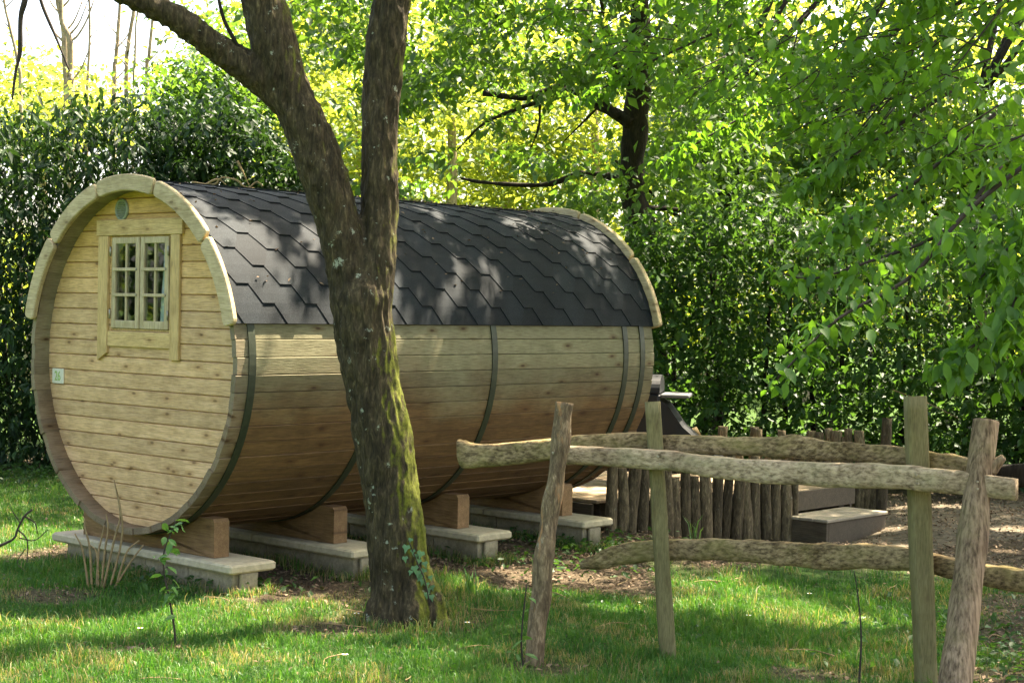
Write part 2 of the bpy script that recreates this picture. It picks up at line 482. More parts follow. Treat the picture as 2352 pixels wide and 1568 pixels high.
M['curtain'] = plain('curtain cloth', (.62, .68, .62), .9, 0, .06, 12)
M['hinge'] = plain('hinge steel', (.30, .28, .22), .4, .7, .1)
M['black'] = plain('black enamel', (.014, .015, .017), .5, 0, .1, 10, 0, .25)
M['greymetal'] = plain('grey metal', (.42, .44, .46), .35, .6, .1)
M['darkmetal'] = plain('dark shelf', (.10, .105, .11), .5, 0, .1)
M['bark'] = barkmat('bark with moss', (.095, .074, .039), (.023, .0185, .0095), moss=((.13, .15, .014), (1.0, -.15, 0), 1.93, 2.25, .85), lichen=.8)
M['bark_dark'] = barkmat('dark bark', (.040, .031, .020), (.016, .013, .009), sc_=.8)
M['bark_pale'] = barkmat('pale bark', (.42, .34, .22), (.28, .22, .14), sc_=1.0)
M['bark_post'] = barkmat('post bark', (.30, .225, .135), (.11, .078, .045), sc_=1.3, lichen=.35, orange=True)
M['bark_post2'] = railmat('peeled post', (.30, .225, .150), (.15, .11, .072), (.24, .21, .10, .3), diag=False, upright=True)
M['log'] = barkmat('log bark', (.20, .155, .092), (.07, .053, .030), sc_=1.1, lichen=.3, vary=.45)
M['twig'] = plain('twig', (.035, .026, .018), .9, 0, .3, 40)
M['drystem'] = plain('dry stem', (.22, .155, .07), .9, 0, .25, 30)
M['rail_moss'] = railmat('mossy rail', (.34, .26, .145), (.15, .112, .062), (.21, .19, .06, .5))
M['rail'] = railmat('weathered rail', (.46, .365, .245), (.26, .20, .13), (.30, .29, .15, .4), diag=False)
M['post'] = wood('treated post', (.225, .20, .085), (.165, .145, .06), 'Z', knots=.25, vary=.12, gsc=1.3)

def shinglemat():
    m, n, l, b, out = newmat('bitumen shingle')
    tc = N(n, 'ShaderNodeTexCoord'); oi = N(n, 'ShaderNodeObjectInfo'); g = N(n, 'ShaderNodeNewGeometry')
    n1 = N(n, 'ShaderNodeTexNoise', Scale=260.0, Detail=2.0, Roughness=.8); l.new(g.outputs['Position'], n1.inputs['Vector'])
    r = ramp(n, [(.35, (.0035, .0056, .0074)), (.55, (.0090, .0128, .0158)), (.75, (.046, .057, .064))]); l.new(n1.outputs[0], r.inputs[0])
    n2 = N(n, 'ShaderNodeTexNoise', Scale=3.0, Detail=5.0); l.new(g.outputs['Position'], n2.inputs['Vector'])
    r2 = ramp(n, [(.35, (.75, .75, .75)), (.65, (1.2, 1.2, 1.18))]); l.new(n2.outputs[0], r2.inputs[0])
    col = mixc(n, l, 1.0, r.outputs[0], r2.outputs[0], 'MULTIPLY')
    hs = N(n, 'ShaderNodeHueSaturation'); mv = N(n, 'ShaderNodeMapRange'); mv.inputs[3].default_value = .75; mv.inputs[4].default_value = 1.25
    l.new(oi.outputs['Random'], mv.inputs[0]); l.new(mv.outputs[0], hs.inputs['Value']); l.new(col, hs.inputs['Color'])
    l.new(hs.outputs[0], b.inputs['Base Color']); b.inputs['Roughness'].default_value = .8; b.inputs['Specular IOR Level'].default_value = .2
    bp = N(n, 'ShaderNodeBump', Strength=.5, Distance=.002); l.new(n1.outputs[0], bp.inputs['Height']); l.new(bp.outputs[0], b.inputs['Normal'])
    return m
M['shingle'] = shinglemat()

def glassmat():
    m, n, l, b, out = newmat('window glass')
    tr = N(n, 'ShaderNodeBsdfTransparent'); tr.inputs[0].default_value = (.86, .9, .88, 1)
    gl = N(n, 'ShaderNodeBsdfGlossy', Roughness=.02)
    fr = N(n, 'ShaderNodeLayerWeight', Blend=.5)
    pw = N(n, 'ShaderNodeMath', operation='POWER'); pw.inputs[1].default_value = 4.0; l.new(fr.outputs['Facing'], pw.inputs[0])
    ad = N(n, 'ShaderNodeMath', operation='MULTIPLY_ADD'); ad.inputs[1].default_value = .85; ad.inputs[2].default_value = .06; l.new(pw.outputs[0], ad.inputs[0])
    mx = N(n, 'ShaderNodeMixShader'); l.new(ad.outputs[0], mx.inputs[0]); l.new(tr.outputs[0], mx.inputs[1]); l.new(gl.outputs[0], mx.inputs[2])
    l.new(mx.outputs[0], out.inputs[0])
    return m
M['glass'] = glassmat()

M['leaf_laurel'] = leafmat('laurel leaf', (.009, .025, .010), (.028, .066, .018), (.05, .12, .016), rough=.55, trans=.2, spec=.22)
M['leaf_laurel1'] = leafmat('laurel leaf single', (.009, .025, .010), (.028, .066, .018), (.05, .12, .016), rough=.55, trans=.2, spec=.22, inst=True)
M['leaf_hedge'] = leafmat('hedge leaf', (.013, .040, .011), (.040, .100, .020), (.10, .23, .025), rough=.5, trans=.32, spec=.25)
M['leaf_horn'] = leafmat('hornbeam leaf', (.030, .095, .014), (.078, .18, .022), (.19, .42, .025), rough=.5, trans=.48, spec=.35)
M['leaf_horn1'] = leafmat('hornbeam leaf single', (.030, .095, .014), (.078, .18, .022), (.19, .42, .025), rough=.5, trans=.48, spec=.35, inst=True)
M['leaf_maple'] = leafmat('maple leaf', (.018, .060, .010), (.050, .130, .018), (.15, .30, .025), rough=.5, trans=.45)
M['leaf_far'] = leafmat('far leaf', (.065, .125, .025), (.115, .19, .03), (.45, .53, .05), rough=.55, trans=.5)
M['leaf_ivy1'] = leafmat('ivy leaf', (.04, .12, .035), (.09, .22, .07), (.10, .25, .05), rough=.4, trans=.25, inst=True)
M['leaf_sap1'] = leafmat('sapling leaf', (.05, .14, .03), (.10, .24, .05), (.22, .42, .05), rough=.5, trans=.4, inst=True)
M['grass'] = None

def grassmat():
    m, n, l, b, out = newmat('grass blade')
    a = N(n, 'ShaderNodeAttribute', attribute_name='tint')
    r = ramp(n, [(0.0, (.028, .095, .014)), (.45, (.055, .155, .018)), (.72, (.10, .19, .025)), (.82, (.22, .19, .07)), (1.0, (.30, .23, .11))])
    l.new(a.outputs['Fac'], r.inputs[0]); l.new(r.outputs[0], b.inputs['Base Color'])
    b.inputs['Roughness'].default_value = .5; b.inputs['Specular IOR Level'].default_value = .35
    tr = N(n, 'ShaderNodeBsdfTranslucent'); r2 = mixc(n, l, 1.0, r.outputs[0], (1.6, 1.7, 1.0), 'MULTIPLY'); l.new(r2, tr.inputs[0])
    mx = N(n, 'ShaderNodeMixShader'); mx.inputs[0].default_value = .35
    l.new(b.outputs[0], mx.inputs[1]); l.new(tr.outputs[0], mx.inputs[2]); l.new(mx.outputs[0], out.inputs[0])
    return m
M['grass'] = grassmat()
M['litter'] = leafmat('dead leaf', (.075, .05, .03), (.24, .17, .11), (.12, .08, .04), rough=.8, trans=.15, spec=.2)

def groundmat():
    m, n, l, b, out = newmat('ground soil and turf')
    a = N(n, 'ShaderNodeAttribute', attribute_name='tint'); g = N(n, 'ShaderNodeNewGeometry')
    n1 = N(n, 'ShaderNodeTexNoise', Scale=3.0, Detail=8.0, Roughness=.7); l.new(g.outputs['Position'], n1.inputs['Vector'])
    n2 = N(n, 'ShaderNodeTexNoise', Scale=45.0, Detail=4.0, Roughness=.7); l.new(g.outputs['Position'], n2.inputs['Vector'])
    soil = ramp(n, [(.3, (.038, .027, .017)), (.5, (.078, .057, .036)), (.72, (.15, .118, .078))]); l.new(n2.outputs[0], soil.inputs[0])
    turf = ramp(n, [(.3, (.018, .042, .010)), (.6, (.045, .09, .018)), (.8, (.12, .11, .04))]); l.new(n2.outputs[0], turf.inputs[0])
    f = N(n, 'ShaderNodeMath', operation='MULTIPLY_ADD'); f.inputs[1].default_value = .8; f.inputs[2].default_value = -.4; l.new(n1.outputs[0], f.inputs[0])
    f2 = N(n, 'ShaderNodeMath', operation='ADD', use_clamp=True); l.new(f.outputs[0], f2.inputs[0]); l.new(a.outputs['Fac'], f2.inputs[1])
    col = mixc(n, l, f2.outputs[0], soil.outputs[0], turf.outputs[0])
    l.new(col, b.inputs['Base Color']); b.inputs['Roughness'].default_value = .95; b.inputs['Specular IOR Level'].default_value = .1
    bp = N(n, 'ShaderNodeBump', Strength=.9, Distance=.03); l.new(n2.outputs[0], bp.inputs['Height']); l.new(bp.outputs[0], b.inputs['Normal'])
    return m
M['ground'] = groundmat()
M['path'] = plain('trodden earth', (.098, .082, .058), .95, 0, .5, 14, .6, .1)

# ------------------------------------------------------------------ ground
CX, CY, YAW = -2.4123, 10.51424, R(42.4848)
CAB = Matrix.Translation((CX, CY, 0)) @ Matrix.Rotation(-YAW, 4, 'Z')
AX = np.array([math.sin(YAW), math.cos(YAW)]); SX = np.array([math.cos(YAW), -math.sin(YAW)])
L, RAD, ZC = 3.96, 1.10, 1.433

def cabst(x, y):
    dx, dy = x - CX, y - CY
    return dx * SX[0] + dy * SX[1], dx * AX[0] + dy * AX[1]

def sstep(a, b, v):
    t = np.clip((v - a) / (b - a), 0, 1)
    return t * t * (3 - 2 * t)

def wob(x, y, s=1.0):
    return np.sin(x * 2.1 * s + 1.3 * np.sin(y * 1.7 * s)) * np.cos(y * 2.6 * s + 1.1 * np.sin(x * 2.9 * s + 2))

def lawn(x, y):
    """how much grass grows at a spot, 0..1"""
    q = wob(x, y, 1.5)
    g = np.ones_like(x, dtype=float)
    g *= .30 + .70 * sstep(.25, .62, np.hypot((x + .62) , (y - 9.62) * .9) + .10 * q)
    s, t = cabst(x, y)
    inside = sstep(-.06, .12, t + .10 * q) * (1 - sstep(4.2, 7.2, t)) * sstep(-1.9, -1.3, s) * (1 - sstep(1.15, 1.5, s + .15 * q))
    g *= 1 - inside
    strip = sstep(10.25, 10.75, y + .25 * q) * sstep(-.5, -.1, x - .1 * q)
    strip2 = sstep(11.1, 11.8, y + .25 * q - .25 * (x > 1.0))
    g *= 1 - np.where(x < 1.0, np.maximum(strip * (1 - sstep(.9, 1.3, x)), strip2 * (x > -.9)), strip2)
    rt = sstep(2.05, 2.5, x + .2 * q - (y - 8.2) * .28) * (1 - sstep(10.6, 11.4, y))
    g *= 1 - .85 * rt
    for (bx, by, br) in ((-.95, 9.2, .36), (-1.95, 8.55, .30), (1.5, 8.3, .35), (-2.75, 9.9, .35), (.2, 8.35, .3)):
        g *= .25 + .75 * sstep(.35, 1.1, np.hypot(x - bx, (y - by) * 1.2) / br + .2 * q)
    g *= 1 - .95 * sstep(16.6, 17.2, y + .2 * q)
    return np.clip(g, 0, 1)

gx = np.unique(np.concatenate([np.linspace(-260, -14, 14), np.linspace(-14, -6, 17), np.arange(-6, 6.01, .09), np.linspace(6, 14, 17), np.linspace(14, 260, 14)]))
gy = np.unique(np.concatenate([np.linspace(-120, 4, 12), np.linspace(4, 7, 7), np.arange(7, 19.01, .09), np.linspace(19, 40, 24), np.linspace(40, 420, 14)]))
GX, GY = np.meshgrid(gx, gy)
GZ = gh(GX, GY) * np.exp(-np.clip(np.abs(GX) - 14, 0, None) / 10)
nx, ny = len(gx), len(gy)
idx = np.arange(nx * ny).reshape(ny, nx)
GF = np.stack([idx[:-1, :-1], idx[:-1, 1:], idx[1:, 1:], idx[1:, :-1]], -1).reshape(-1, 4)
me = fast_mesh('ground', np.stack([GX.ravel(), GY.ravel(), GZ.ravel()], 1), GF, M['ground'], tint=np.where(GY > 19, 1, lawn(GX, GY)).ravel(), smooth=True)
tag(link('ground', me), kind='structure')

px_, py_ = np.meshgrid(np.linspace(0, 1, 60), np.linspace(0, 1, 44))
X0 = 1.9 + px_ * 6.5; Y0 = 12.9 + py_ * 3.9
edge = np.minimum.reduce([px_, 1 - px_, py_, 1 - py_])
Z0 = gh(X0, Y0) + .006 - .05 * (1 - sstep(.0, .14, edge + .05 * wob(X0, Y0, 2)))
idx = np.arange(px_.size).reshape(px_.shape)
PF = np.stack([idx[:-1, :-1], idx[:-1, 1:], idx[1:, 1:], idx[1:, :-1]], -1).reshape(-1, 4)
tag(link('path', fast_mesh('path', np.stack([X0.ravel(), Y0.ravel(), Z0.ravel()], 1), PF, M['path'], smooth=True)), kind='structure')

# ------------------------------------------------------------------ barrel cabin
cab = empty('barrel_cabin', (CX, CY, 0), -YAW, 'wooden barrel-shaped cabin with black shingled top and small paned window', 'cabin')

def part(name, V, F, mat, parent=cab, smooth=False):
    return mesh(name, V, F, mat, parent, smooth)

# staves: one mesh, turned about the barrel's axis
NST = 66
dth = 2 * math.pi / NST
th_ = .040
def stave_mesh(L0, L1):
    h = math.tan(dth / 2)
    ro, ri = RAD, RAD - th_
    prof = [(-ro * h * .90, ro + .0005), (ro * h * .93, ro - .0005), (ro * h * .966, ro - .005), (ro * h * .966 - .0005, ro - .013), (ri * h, ri), (-ri * h, ri), (-ro * h * .966 + .0005, ro - .013), (-ro * h * .966, ro - .005)]
    V = []; F = []
    ys = [L0, L0 + 1.0, L1 - 1.0, L1]
    for y in ys:
        for (x, z) in prof: V.append((x, y, z))
    k = len(prof)
    for i in range(len(ys) - 1):
        for j in range(k): F.append((i * k + j, (i + 1) * k + j, (i + 1) * k + (j + 1) % k, i * k + (j + 1) % k))
    F.append(tuple(range(k))); F.append(tuple((len(ys) - 1) * k + j for j in range(k - 1, -1, -1)))
    me = bpy.data.meshes.new('stave')
    me.from_pydata(V, [], F); me.materials.append(M['stave']); me.update()
    return me
stm = [stave_mesh(0.0, L), stave_mesh(0.006, L + .004), stave_mesh(-.004, L - .003)]
for i in range(NST):
    o = link('stave', stm[i % 3] if i % 5 else stm[0], cab)
    ra = (i + .5) * dth + R(.45); rj = random.uniform(-.0025, .0015)
    o.location = (rj * math.sin(ra), 0, ZC + rj * math.cos(ra))
    o.rotation_euler = (0, (i + .5) * dth + R(.45), 0)

# hoops (below the roof edge only)
ROOF_A = R(77.5)
def arc_strip(r0, r1, y0, y1, a0, a1, n, rnd=0.0):
    V = []; F = []
    for i in range(n + 1):
        a = a0 + (a1 - a0) * i / n
        s, c = math.sin(a), math.cos(a)
        for (r, y) in ((r0, y0), (r1, y0), (r1, y1), (r0, y1)):
            V.append((r * s, y, ZC + r * c))
    for i in range(n):
        for j in range(4):
            F.append((i * 4 + j, i * 4 + (j + 1) % 4, i * 4 + 4 + (j + 1) % 4, i * 4 + 4 + j))
    F.append((0, 3, 2, 1)); F.append((n * 4, n * 4 + 1, n * 4 + 2, n * 4 + 3))
    return V, F
for t in (.115, 1.10, 2.20, 3.62, 3.82):
    V, F = arc_strip(RAD + .001, RAD + .008, t - .026, t + .026, ROOF_A - .06, 2 * math.pi - ROOF_A + .06, 66)
    part('hoop', V, F, M['hoop'])

# end wall boards (front), with the window opening left free
YF = .115
RI = RAD - th_ + .004
def board(z0, z1, xa, xb, name='board', mat=None, y=YF, r=RI, parent=cab):
    c = .006
    lv = [(z0 + .0008, y + .010), (z0 + c, y), (z1 - c, y), (z1 - .0008, y + .010), (z1 - .0008, y + .03), (z0 + .0008, y + .03)]
    V = []
    for (z, yy) in lv:
        h = math.sqrt(max(1e-5, r * r - (z - ZC) ** 2))
        V.append((max(-h, xa), yy, z)); V.append((min(h, xb), yy, z))
    F = []
    k = len(lv)
    for i in range(k):
        j = (i + 1) % k
        F.append((i * 2, i * 2 + 1, j * 2 + 1, j * 2))
    F.append(tuple(i * 2 for i in range(k - 1, -1, -1))); F.append(tuple(i * 2 + 1 for i in range(k)))
    return part(name, V, F, mat or M['board'], parent)
WX0, WX1, WZ0, WZ1 = -.345, .300, 1.603, 2.205
z = ZC - RI + .004
zs = [ZC - RI + .003]
k0 = 1.129
lines = [k0 + .1012 * i for i in range(-8, 14)]
lines = [v for v in lines if ZC - RI + .03 < v < ZC + RI - .03]
lines = [ZC - RI + .002] + lines + [ZC + RI - .002]
for z0, z1 in zip(lines[:-1], lines[1:]):
    if z1 > WZ0 and z0 < WZ1:
        a, b2 = max(z0, WZ0), min(z1, WZ1)
        if z0 < WZ0: board(z0, WZ0, WX0, WX1)
        if z1 > WZ1: board(WZ1, z1, WX0, WX1)
        board(z0, z1, -9, WX0); board(z0, z1, WX1, 9)
    else:
        board(z0, z1, -9, 9)
# rear end wall, set in from the far rim
for z0, z1 in zip(lines[:-1], lines[1:]):
    board(z0, z1, -9, 9, y=L - .5)
# floor and dark lining inside
mb = MB(); mb.box(-.74, .74, .2, L - .55, .70, .73); mb.build('floor_panel', M['cradle'], cab)

# window: casing > sashes, panes, bars, hinges, curtain
mb = MB()
yb = YF
def bx(m, x0, x1, z0, z1, y0, y1, b=.003): m.box(x0, x1, y0, y1, z0, z1, b)
win = None
mb = MB(); bx(mb, -.490, .430, 2.208, 2.310, yb - .022, yb + .0015)
win = mb.build('window', M['casing_x'], cab)
mb = MB(); bx(mb, -.470, -.362, 1.455, 2.206, yb - .020, yb + .0015)
mb.V = [(x, y, z - (.05 if (z < 1.5 and x < -.40) else 0)) for x, y, z in mb.V]
mb.build('casing_board', M['casing'], win)
mb = MB(); bx(mb, .310, .404, 1.43, 2.206, yb - .020, yb + .0015); mb.build('casing_board', M['casing'], win)
mb = MB(); bx(mb, -.360, .308, 1.500, 1.598, yb - .016, yb + .0015); mb.build('sill', M['casing_x'], win)
# reveal lining
mb = MB()
bx(mb, WX0 - .012, WX0 + .010, WZ0, WZ1, yb + .0017, yb + .08, .001); bx(mb, WX1 - .010, WX1 + .012, WZ0, WZ1, yb + .0017, yb + .08, .001)
bx(mb, WX0 + .0105, WX1 - .0105, WZ0, WZ0 + .012, yb + .002, yb + .08, .001); bx(mb, WX0 + .0105, WX1 - .0105, WZ1 - .012, WZ1, yb + .002, yb + .08, .001)
mb.build('reveal', M['casing'], win)
def sash(x0, x1):
    z0, z1 = WZ0 + .014, WZ1 - .008
    w_ = .041
    y0, y1 = yb - .012, yb + .022
    m = MB()
    bx(m, x0, x0 + w_, z0, z1, y0, y1); bx(m, x1 - w_, x1, z0, z1, y0, y1)
    bx(m, x0 + w_ + .0005, x1 - w_ - .0005, z0, z0 + w_ + .01, y0 + .001, y1 - .001); bx(m, x0 + w_ + .0005, x1 - w_ - .0005, z1 - w_, z1, y0 + .001, y1 - .001)
    m.build('sash', M['sash'], win)
    a, b_, c, d = x0 + w_, x1 - w_, z0 + w_ + .01, z1 - w_
    xm = (a + b_) / 2
    m = MB(); bx(m, xm - .010, xm + .010, c - .001, d + .001, y0 + .006, y1 - .006, .002); m.build('glazing_bar', M['sash'], win)
    zb = []
    for q in (1 / 3, 2 / 3):
        zz = c + (d - c) * q; zb.append(zz)
        m = MB(); bx(m, a - .03, b_ + .012, zz - .010, zz + .010, y0 - .004, y1 - .008, .002); m.build('glazing_bar', M['sash'], win)
        m = MB(); bx(m, b_ + .008, b_ + .02, zz - .007, zz + .009, y0 - .008, y0 + .002, .002); m.build('stay_pin', M['hinge'], win)
    zz = [c] + zb + [d]
    for xa, xb in ((a, xm), (xm, b_)):
        for za, zb_ in zip(zz[:-1], zz[1:]):
            m = MB(); m.box(xa - .002, xb + .002, y0 + .013, y0 + .017, za - .002, zb_ + .002); m.build('pane', M['glass'], win)
    for zh in (z0 + .09, z1 - .09):
        xs = x0 - .006 if x0 < -.2 else x1 + .006
        V, F = tube([(xs, y0 - .006, zh - .03), (xs, y0 - .006, zh + .03)], [.006], 3, 8); part('hinge', V, F, M['hinge'], win, True)
sash(WX0 + .018, -.027)
sash(-.015, WX1 - .018)
# curtain: pleated cloth inside the right sash
V = []; F = []
nn = 26
for i in range(nn + 1):
    x = .165 + .115 * i / nn
    y = yb + .036 + .009 * math.sin(i * 1.45) + .003 * math.sin(i * .6)
    for j, zc_ in enumerate((1.56, 1.8, 2.0, 2.24)):
        V.append((x - (.035 * (3 - j) / 3 * (1 - i / nn)), y + .004 * j, zc_))
for i in range(nn):
    for j in range(3): F.append((i * 4 + j, i * 4 + 4 + j, i * 4 + 5 + j, i * 4 + 1 + j))
part('curtain', V, F, M['curtain'], win, True)

# vent with louvres
vx, vz, vr = -.232, 2.374, .070
V = []; F = []
for k, (r_, y) in enumerate(((vr, YF), (vr, YF - .010), (vr - .006, YF - .014), (vr - .014, YF - .014), (vr - .016, YF - .003))):
    for j in range(28):
        a = 2 * math.pi * j / 28
        V.append((vx + r_ * math.cos(a), y, vz + r_ * 1.02 * math.sin(a)))
for k in range(4):
    for j in range(28): F.append((k * 28 + j, k * 28 + (j + 1) % 28, k * 28 + 28 + (j + 1) % 28, k * 28 + 28 + j))
F.append(tuple(4 * 28 + j for j in range(28)))
vent = part('vent', V, F, M['vent'], cab, True)
for i in range(7):
    dz = -.045 + .015 * i
    h = math.sqrt((vr - .016) ** 2 - dz * dz)
    V = [(vx - h, YF - .004, vz + dz + .005), (vx + h, YF - .004, vz + dz + .005), (vx + h, YF - .013, vz + dz - .004), (vx - h, YF - .013, vz + dz - .004),
         (vx - h, YF - .004, vz + dz + .003), (vx + h, YF - .004, vz + dz + .003), (vx + h, YF - .013, vz + dz - .006), (vx - h, YF - .013, vz + dz - .006)]
    part('slat', V, [(0, 1, 2, 3), (7, 6, 5, 4), (0, 4, 5, 1), (2, 6, 7, 3), (0, 3, 7, 4), (1, 5, 6, 2)], M['vent'], vent)

# number plate
mb = MB(); mb.box(-1.005, -.872, YF - .010, YF - .0005, 1.232, 1.332, .002)
plate = mb.build('number_plate', M['plate'], cab)
fc = bpy.data.curves.new('numeral', 'FONT')
fc.body = '26'; fc.size = .082; fc.extrude = .001; fc.align_x = 'CENTER'; fc.align_y = 'CENTER'
fc.materials.append(M['green'])
fo = link('tmp_text', fc)
fm = bpy.data.meshes.new_from_object(fo.evaluated_get(bpy.context.evaluated_depsgraph_get())); fm.name = 'numeral'
bpy.data.objects.remove(fo)
fo = link('numeral', fm, plate); fo.location = (-.938, YF - .0115, 1.280); fo.rotation_euler = (R(90), 0, 0); fo.scale = (.85, 1.1, 1)

# cradles
def cradle(t0):
    t1 = t0 + .115
    m = []
    pts = []
    zt, zb_ = .478, .243
    rc = RAD + .003
    nA = 18
    sh = math.sqrt(rc * rc - (ZC - zt) ** 2)
    a1 = math.asin(sh / rc)
    low = [(-.70, zb_), (.70, zb_), (.70, zt - .02), (.685, zt)]
    top = [(rc * math.sin(a1 - 2 * a1 * i / nA), ZC - rc * math.cos(a1 - 2 * a1 * i / nA)) for i in range(nA + 1)]
    prof = low + top + [(-.685, zt), (-.70, zt - .02)]
    k = len(prof)
    V = [(x, t0, z) for x, z in prof] + [(x, t1, z) for x, z in prof]
    # faces: quads from the base line up to the curve
    F = []
    def fan(off, rev):
        # strips between bottom edge and top curve
        up = list(range(k - 2 - 0, 1, -1))
        f = tuple(off + i for i in range(k))
        return f[::-1] if rev else f
    import bmesh
    bm = bmesh.new()
    a = [bm.verts.new(v) for v in V]
    bm.faces.new(a[:k]); bm.faces.new(a[k:][::-1])
    for i in range(k):
        j = (i + 1) % k
        bm.faces.new((a[j], a[i], a[k + i], a[k + j]))
    bmesh.ops.triangulate(bm, faces=[f for f in bm.faces if len(f.verts) > 4])
    bmesh.ops.recalc_face_normals(bm, faces=bm.faces)
    me = bpy.data.meshes.new('cradle'); bm.to_mesh(me); bm.free(); me.materials.append(M['cradle'])
    o = link('cradle', me, cab)
CR = (.165, 1.13, 2.28, 3.40)
for t in CR: cradle(t)

# trim boards at both ends
def trim(a0, a1, y0, y1, r0=1.048, r1=1.150, parent=cab):
    n = 14
    rd = .030
    V = []; F = []
    import bmesh
    out = []
    am = (a0 + a1) / 2
    # outline in (angle, radius): rounded corners
    g = .0075
    A0, A1 = a0 + g, a1 - g
    pts = []
    da0 = rd / r0; da1 = rd / r1
    for i in range(n + 1): pts.append((A0 + da1 + (A1 - A0 - 2 * da1) * i / n, r1))
    for q in (30, 60): pts.append((A1 - da1 + da1 * math.sin(R(q)), r1 - rd + rd * math.cos(R(q))))
    pts.append((A1, r1 - rd)); pts.append((A1, r0 + rd))
    for q in (30, 60): pts.append((A1 - da0 + da0 * math.cos(R(q)), r0 + rd - rd * math.sin(R(q))))
    for i in range(n + 1): pts.append((A1 - da0 - (A1 - A0 - 2 * da0) * i / n, r0))
    for q in (30, 60): pts.append((A0 + da0 - da0 * math.sin(R(q)), r0 + rd - rd * math.cos(R(q))))
    pts.append((A0, r0 + rd)); pts.append((A0, r1 - rd))
    for q in (30, 60): pts.append((A0 + da1 - da1 * math.cos(R(q)), r1 - rd + rd * math.sin(R(q))))
    bm = bmesh.new()
    k = len(pts)
    cz = []
    rings = []
    def ring(y, sh):
        vs = []
        for (a, r) in pts:
            rr = r; aa = a
            rm = (r0 + r1) / 2; hm = (A0 + A1) / 2
            rr = rm + (r - rm) * (1 - sh / ((r1 - r0) / 2)); aa = hm + (a - hm) * (1 - sh / ((A1 - A0) / 2 * rm))
            vs.append(bm.verts.new((rr * math.sin(aa), y, ZC + rr * math.cos(aa))))
        return vs
    b = .006
    rings = [ring(y0, b), ring(y0 + b, 0), ring(y1 - b, 0), ring(y1, b)]
    for p, q in zip(rings[:-1], rings[1:]):
        for i in range(k): bm.faces.new((p[i], p[(i + 1) % k], q[(i + 1) % k], q[i]))
    f1 = bm.faces.new(rings[0]); f2 = bm.faces.new(rings[-1])
    bmesh.ops.triangulate(bm, faces=[f1, f2])
    bmesh.ops.recalc_face_normals(bm, faces=bm.faces)
    me = bpy.data.meshes.new('trim_board'); bm.to_mesh(me); bm.free(); me.materials.append(M['trim'])
    return link('trim_board', me, parent)
TA = [-78.4, -47.4, -16.0, 16.4, 48.2, 78.4]
for a0, a1 in zip(TA[:-1], TA[1:]):
    k = random.uniform(-.003, .003)
    trim(R(a0), R(a1), -.042 + k, -.006 + k, 1.046 + k, 1.150 + k)
    trim(R(a0), R(a1), L + .006 + k, L + .055 + k, 1.046 + k, 1.168 - k)

# roof: felt shell > hexagonal shingles
V, F = arc_strip(RAD + .0015, RAD + .0045, -.005, L + .005, -ROOF_A, ROOF_A, 60)
roof = part('roof', V, F, M['felt'])
PITCH, ROW = .330, R(6.42)
RR = RAD + .006
def hexa(y0, y1, flip, row_h=2.0, cut=0.0):
    """one tab lying about angle 0, its lower edge towards +angle; y0,y1 clip it to the roof's length"""
    fl, md = .145 * PITCH, .372 * PITCH
    # (v down from top 0..2 rows, half width, lift)
    lv = [(-.25, fl, .0), (.0, fl, .0008), (.5, (fl + md) / 2, .0025), (1.0, md, .0052), (1.5, (fl + md) / 2, .0078), (2.0, fl, .0105)]
    if cut: lv = [p for p in lv if p[0] <= cut + 1e-6]
    V = []; F = []
    for (v, h, li) in lv:
        a = (v - 1) * ROW
        for top in (0, 1):
            r = RR + li + (.0050 if top else -.003)
            for yy in (-h, h):
                V.append((r * math.sin(a) * 1.0, min(max(yy, y0), y1), r * math.cos(a)))
    for i in range(len(lv) - 1):
        A = i * 4; B = A + 4
        F += [(A + 2, A + 3, B + 3, B + 2), (A, B, B + 1, A + 1), (A, A + 2, B + 2, B), (A + 1, B + 1, B + 3, A + 3)]
    e = (len(lv) - 1) * 4
    F += [(e, e + 2, e + 3, e + 1), (0, 1, 3, 2)]
    me = bpy.data.meshes.new('shingle'); me.from_pydata(V, [], F); me.materials.append(M['shingle'])
    import bmesh
    bm = bmesh.new(); bm.from_mesh(me); bmesh.ops.recalc_face_normals(bm, faces=bm.faces); bm.to_mesh(me); bm.free()
    return me
cache = {}
for side in (1, -1):
    for k in range(0, 13):
        am = ROOF_A - (k - .0) * ROW       # angle of the tab's lower tip minus one row = its middle
        mid = am - ROW + ROW * .0
        if mid < -R(1): break
        for i in range(-1, 14):
            yc = (i + (.5 if k % 2 else 0)) * PITCH + .105
            lo, hi = max(-.004 - yc, -1), min(L + .004 - yc, 1)
            if side < 0: lo, hi = -hi, -lo
            md = .372 * PITCH
            if hi < -md + .01 or lo > md - .01: continue
            key = (round(lo, 3) if lo > -md else -1, round(hi, 3) if hi < md else 1)
            if key not in cache: cache[key] = hexa(max(lo, -1), min(hi, 1), 1)
            o = link('shingle', cache[key], roof)
            o.location = (0, yc, ZC)
            # mesh has its lower edge at +ROW
            o.rotation_euler = (0, mid + random.uniform(-.0012, .0012), 0) if side == 1 else (0, mid, math.pi)
    # eaves course: half tabs that end on the roof edge
    k = -1
    for i in range(-1, 14):
        yc = (i + .5) * PITCH + .105
        lo, hi = max(-.004 - yc, -1), min(L + .004 - yc, 1)
        if side < 0: lo, hi = -hi, -lo
        md = .372 * PITCH
        if hi < -md + .01 or lo > md - .01: continue
        key = ('e', round(lo, 3) if lo > -md else -1, round(hi, 3) if hi < md else 1)
        if key not in cache: cache[key] = hexa(max(lo, -1), min(hi, 1), 1, cut=1.0)
        o = link('shingle', cache[key], roof)
        o.location = (0, yc, ZC); o.rotation_euler = (0, ROOF_A, 0 if side == 1 else math.pi)
# ridge course
V, F = arc_strip(RR + .012, RR + .018, -.003, L + .003, -R(5), R(5), 6)
part('ridge_strip', V, F, M['shingle'], roof)
# moss line of dead leaves along the ridge is litter: made with the litter below

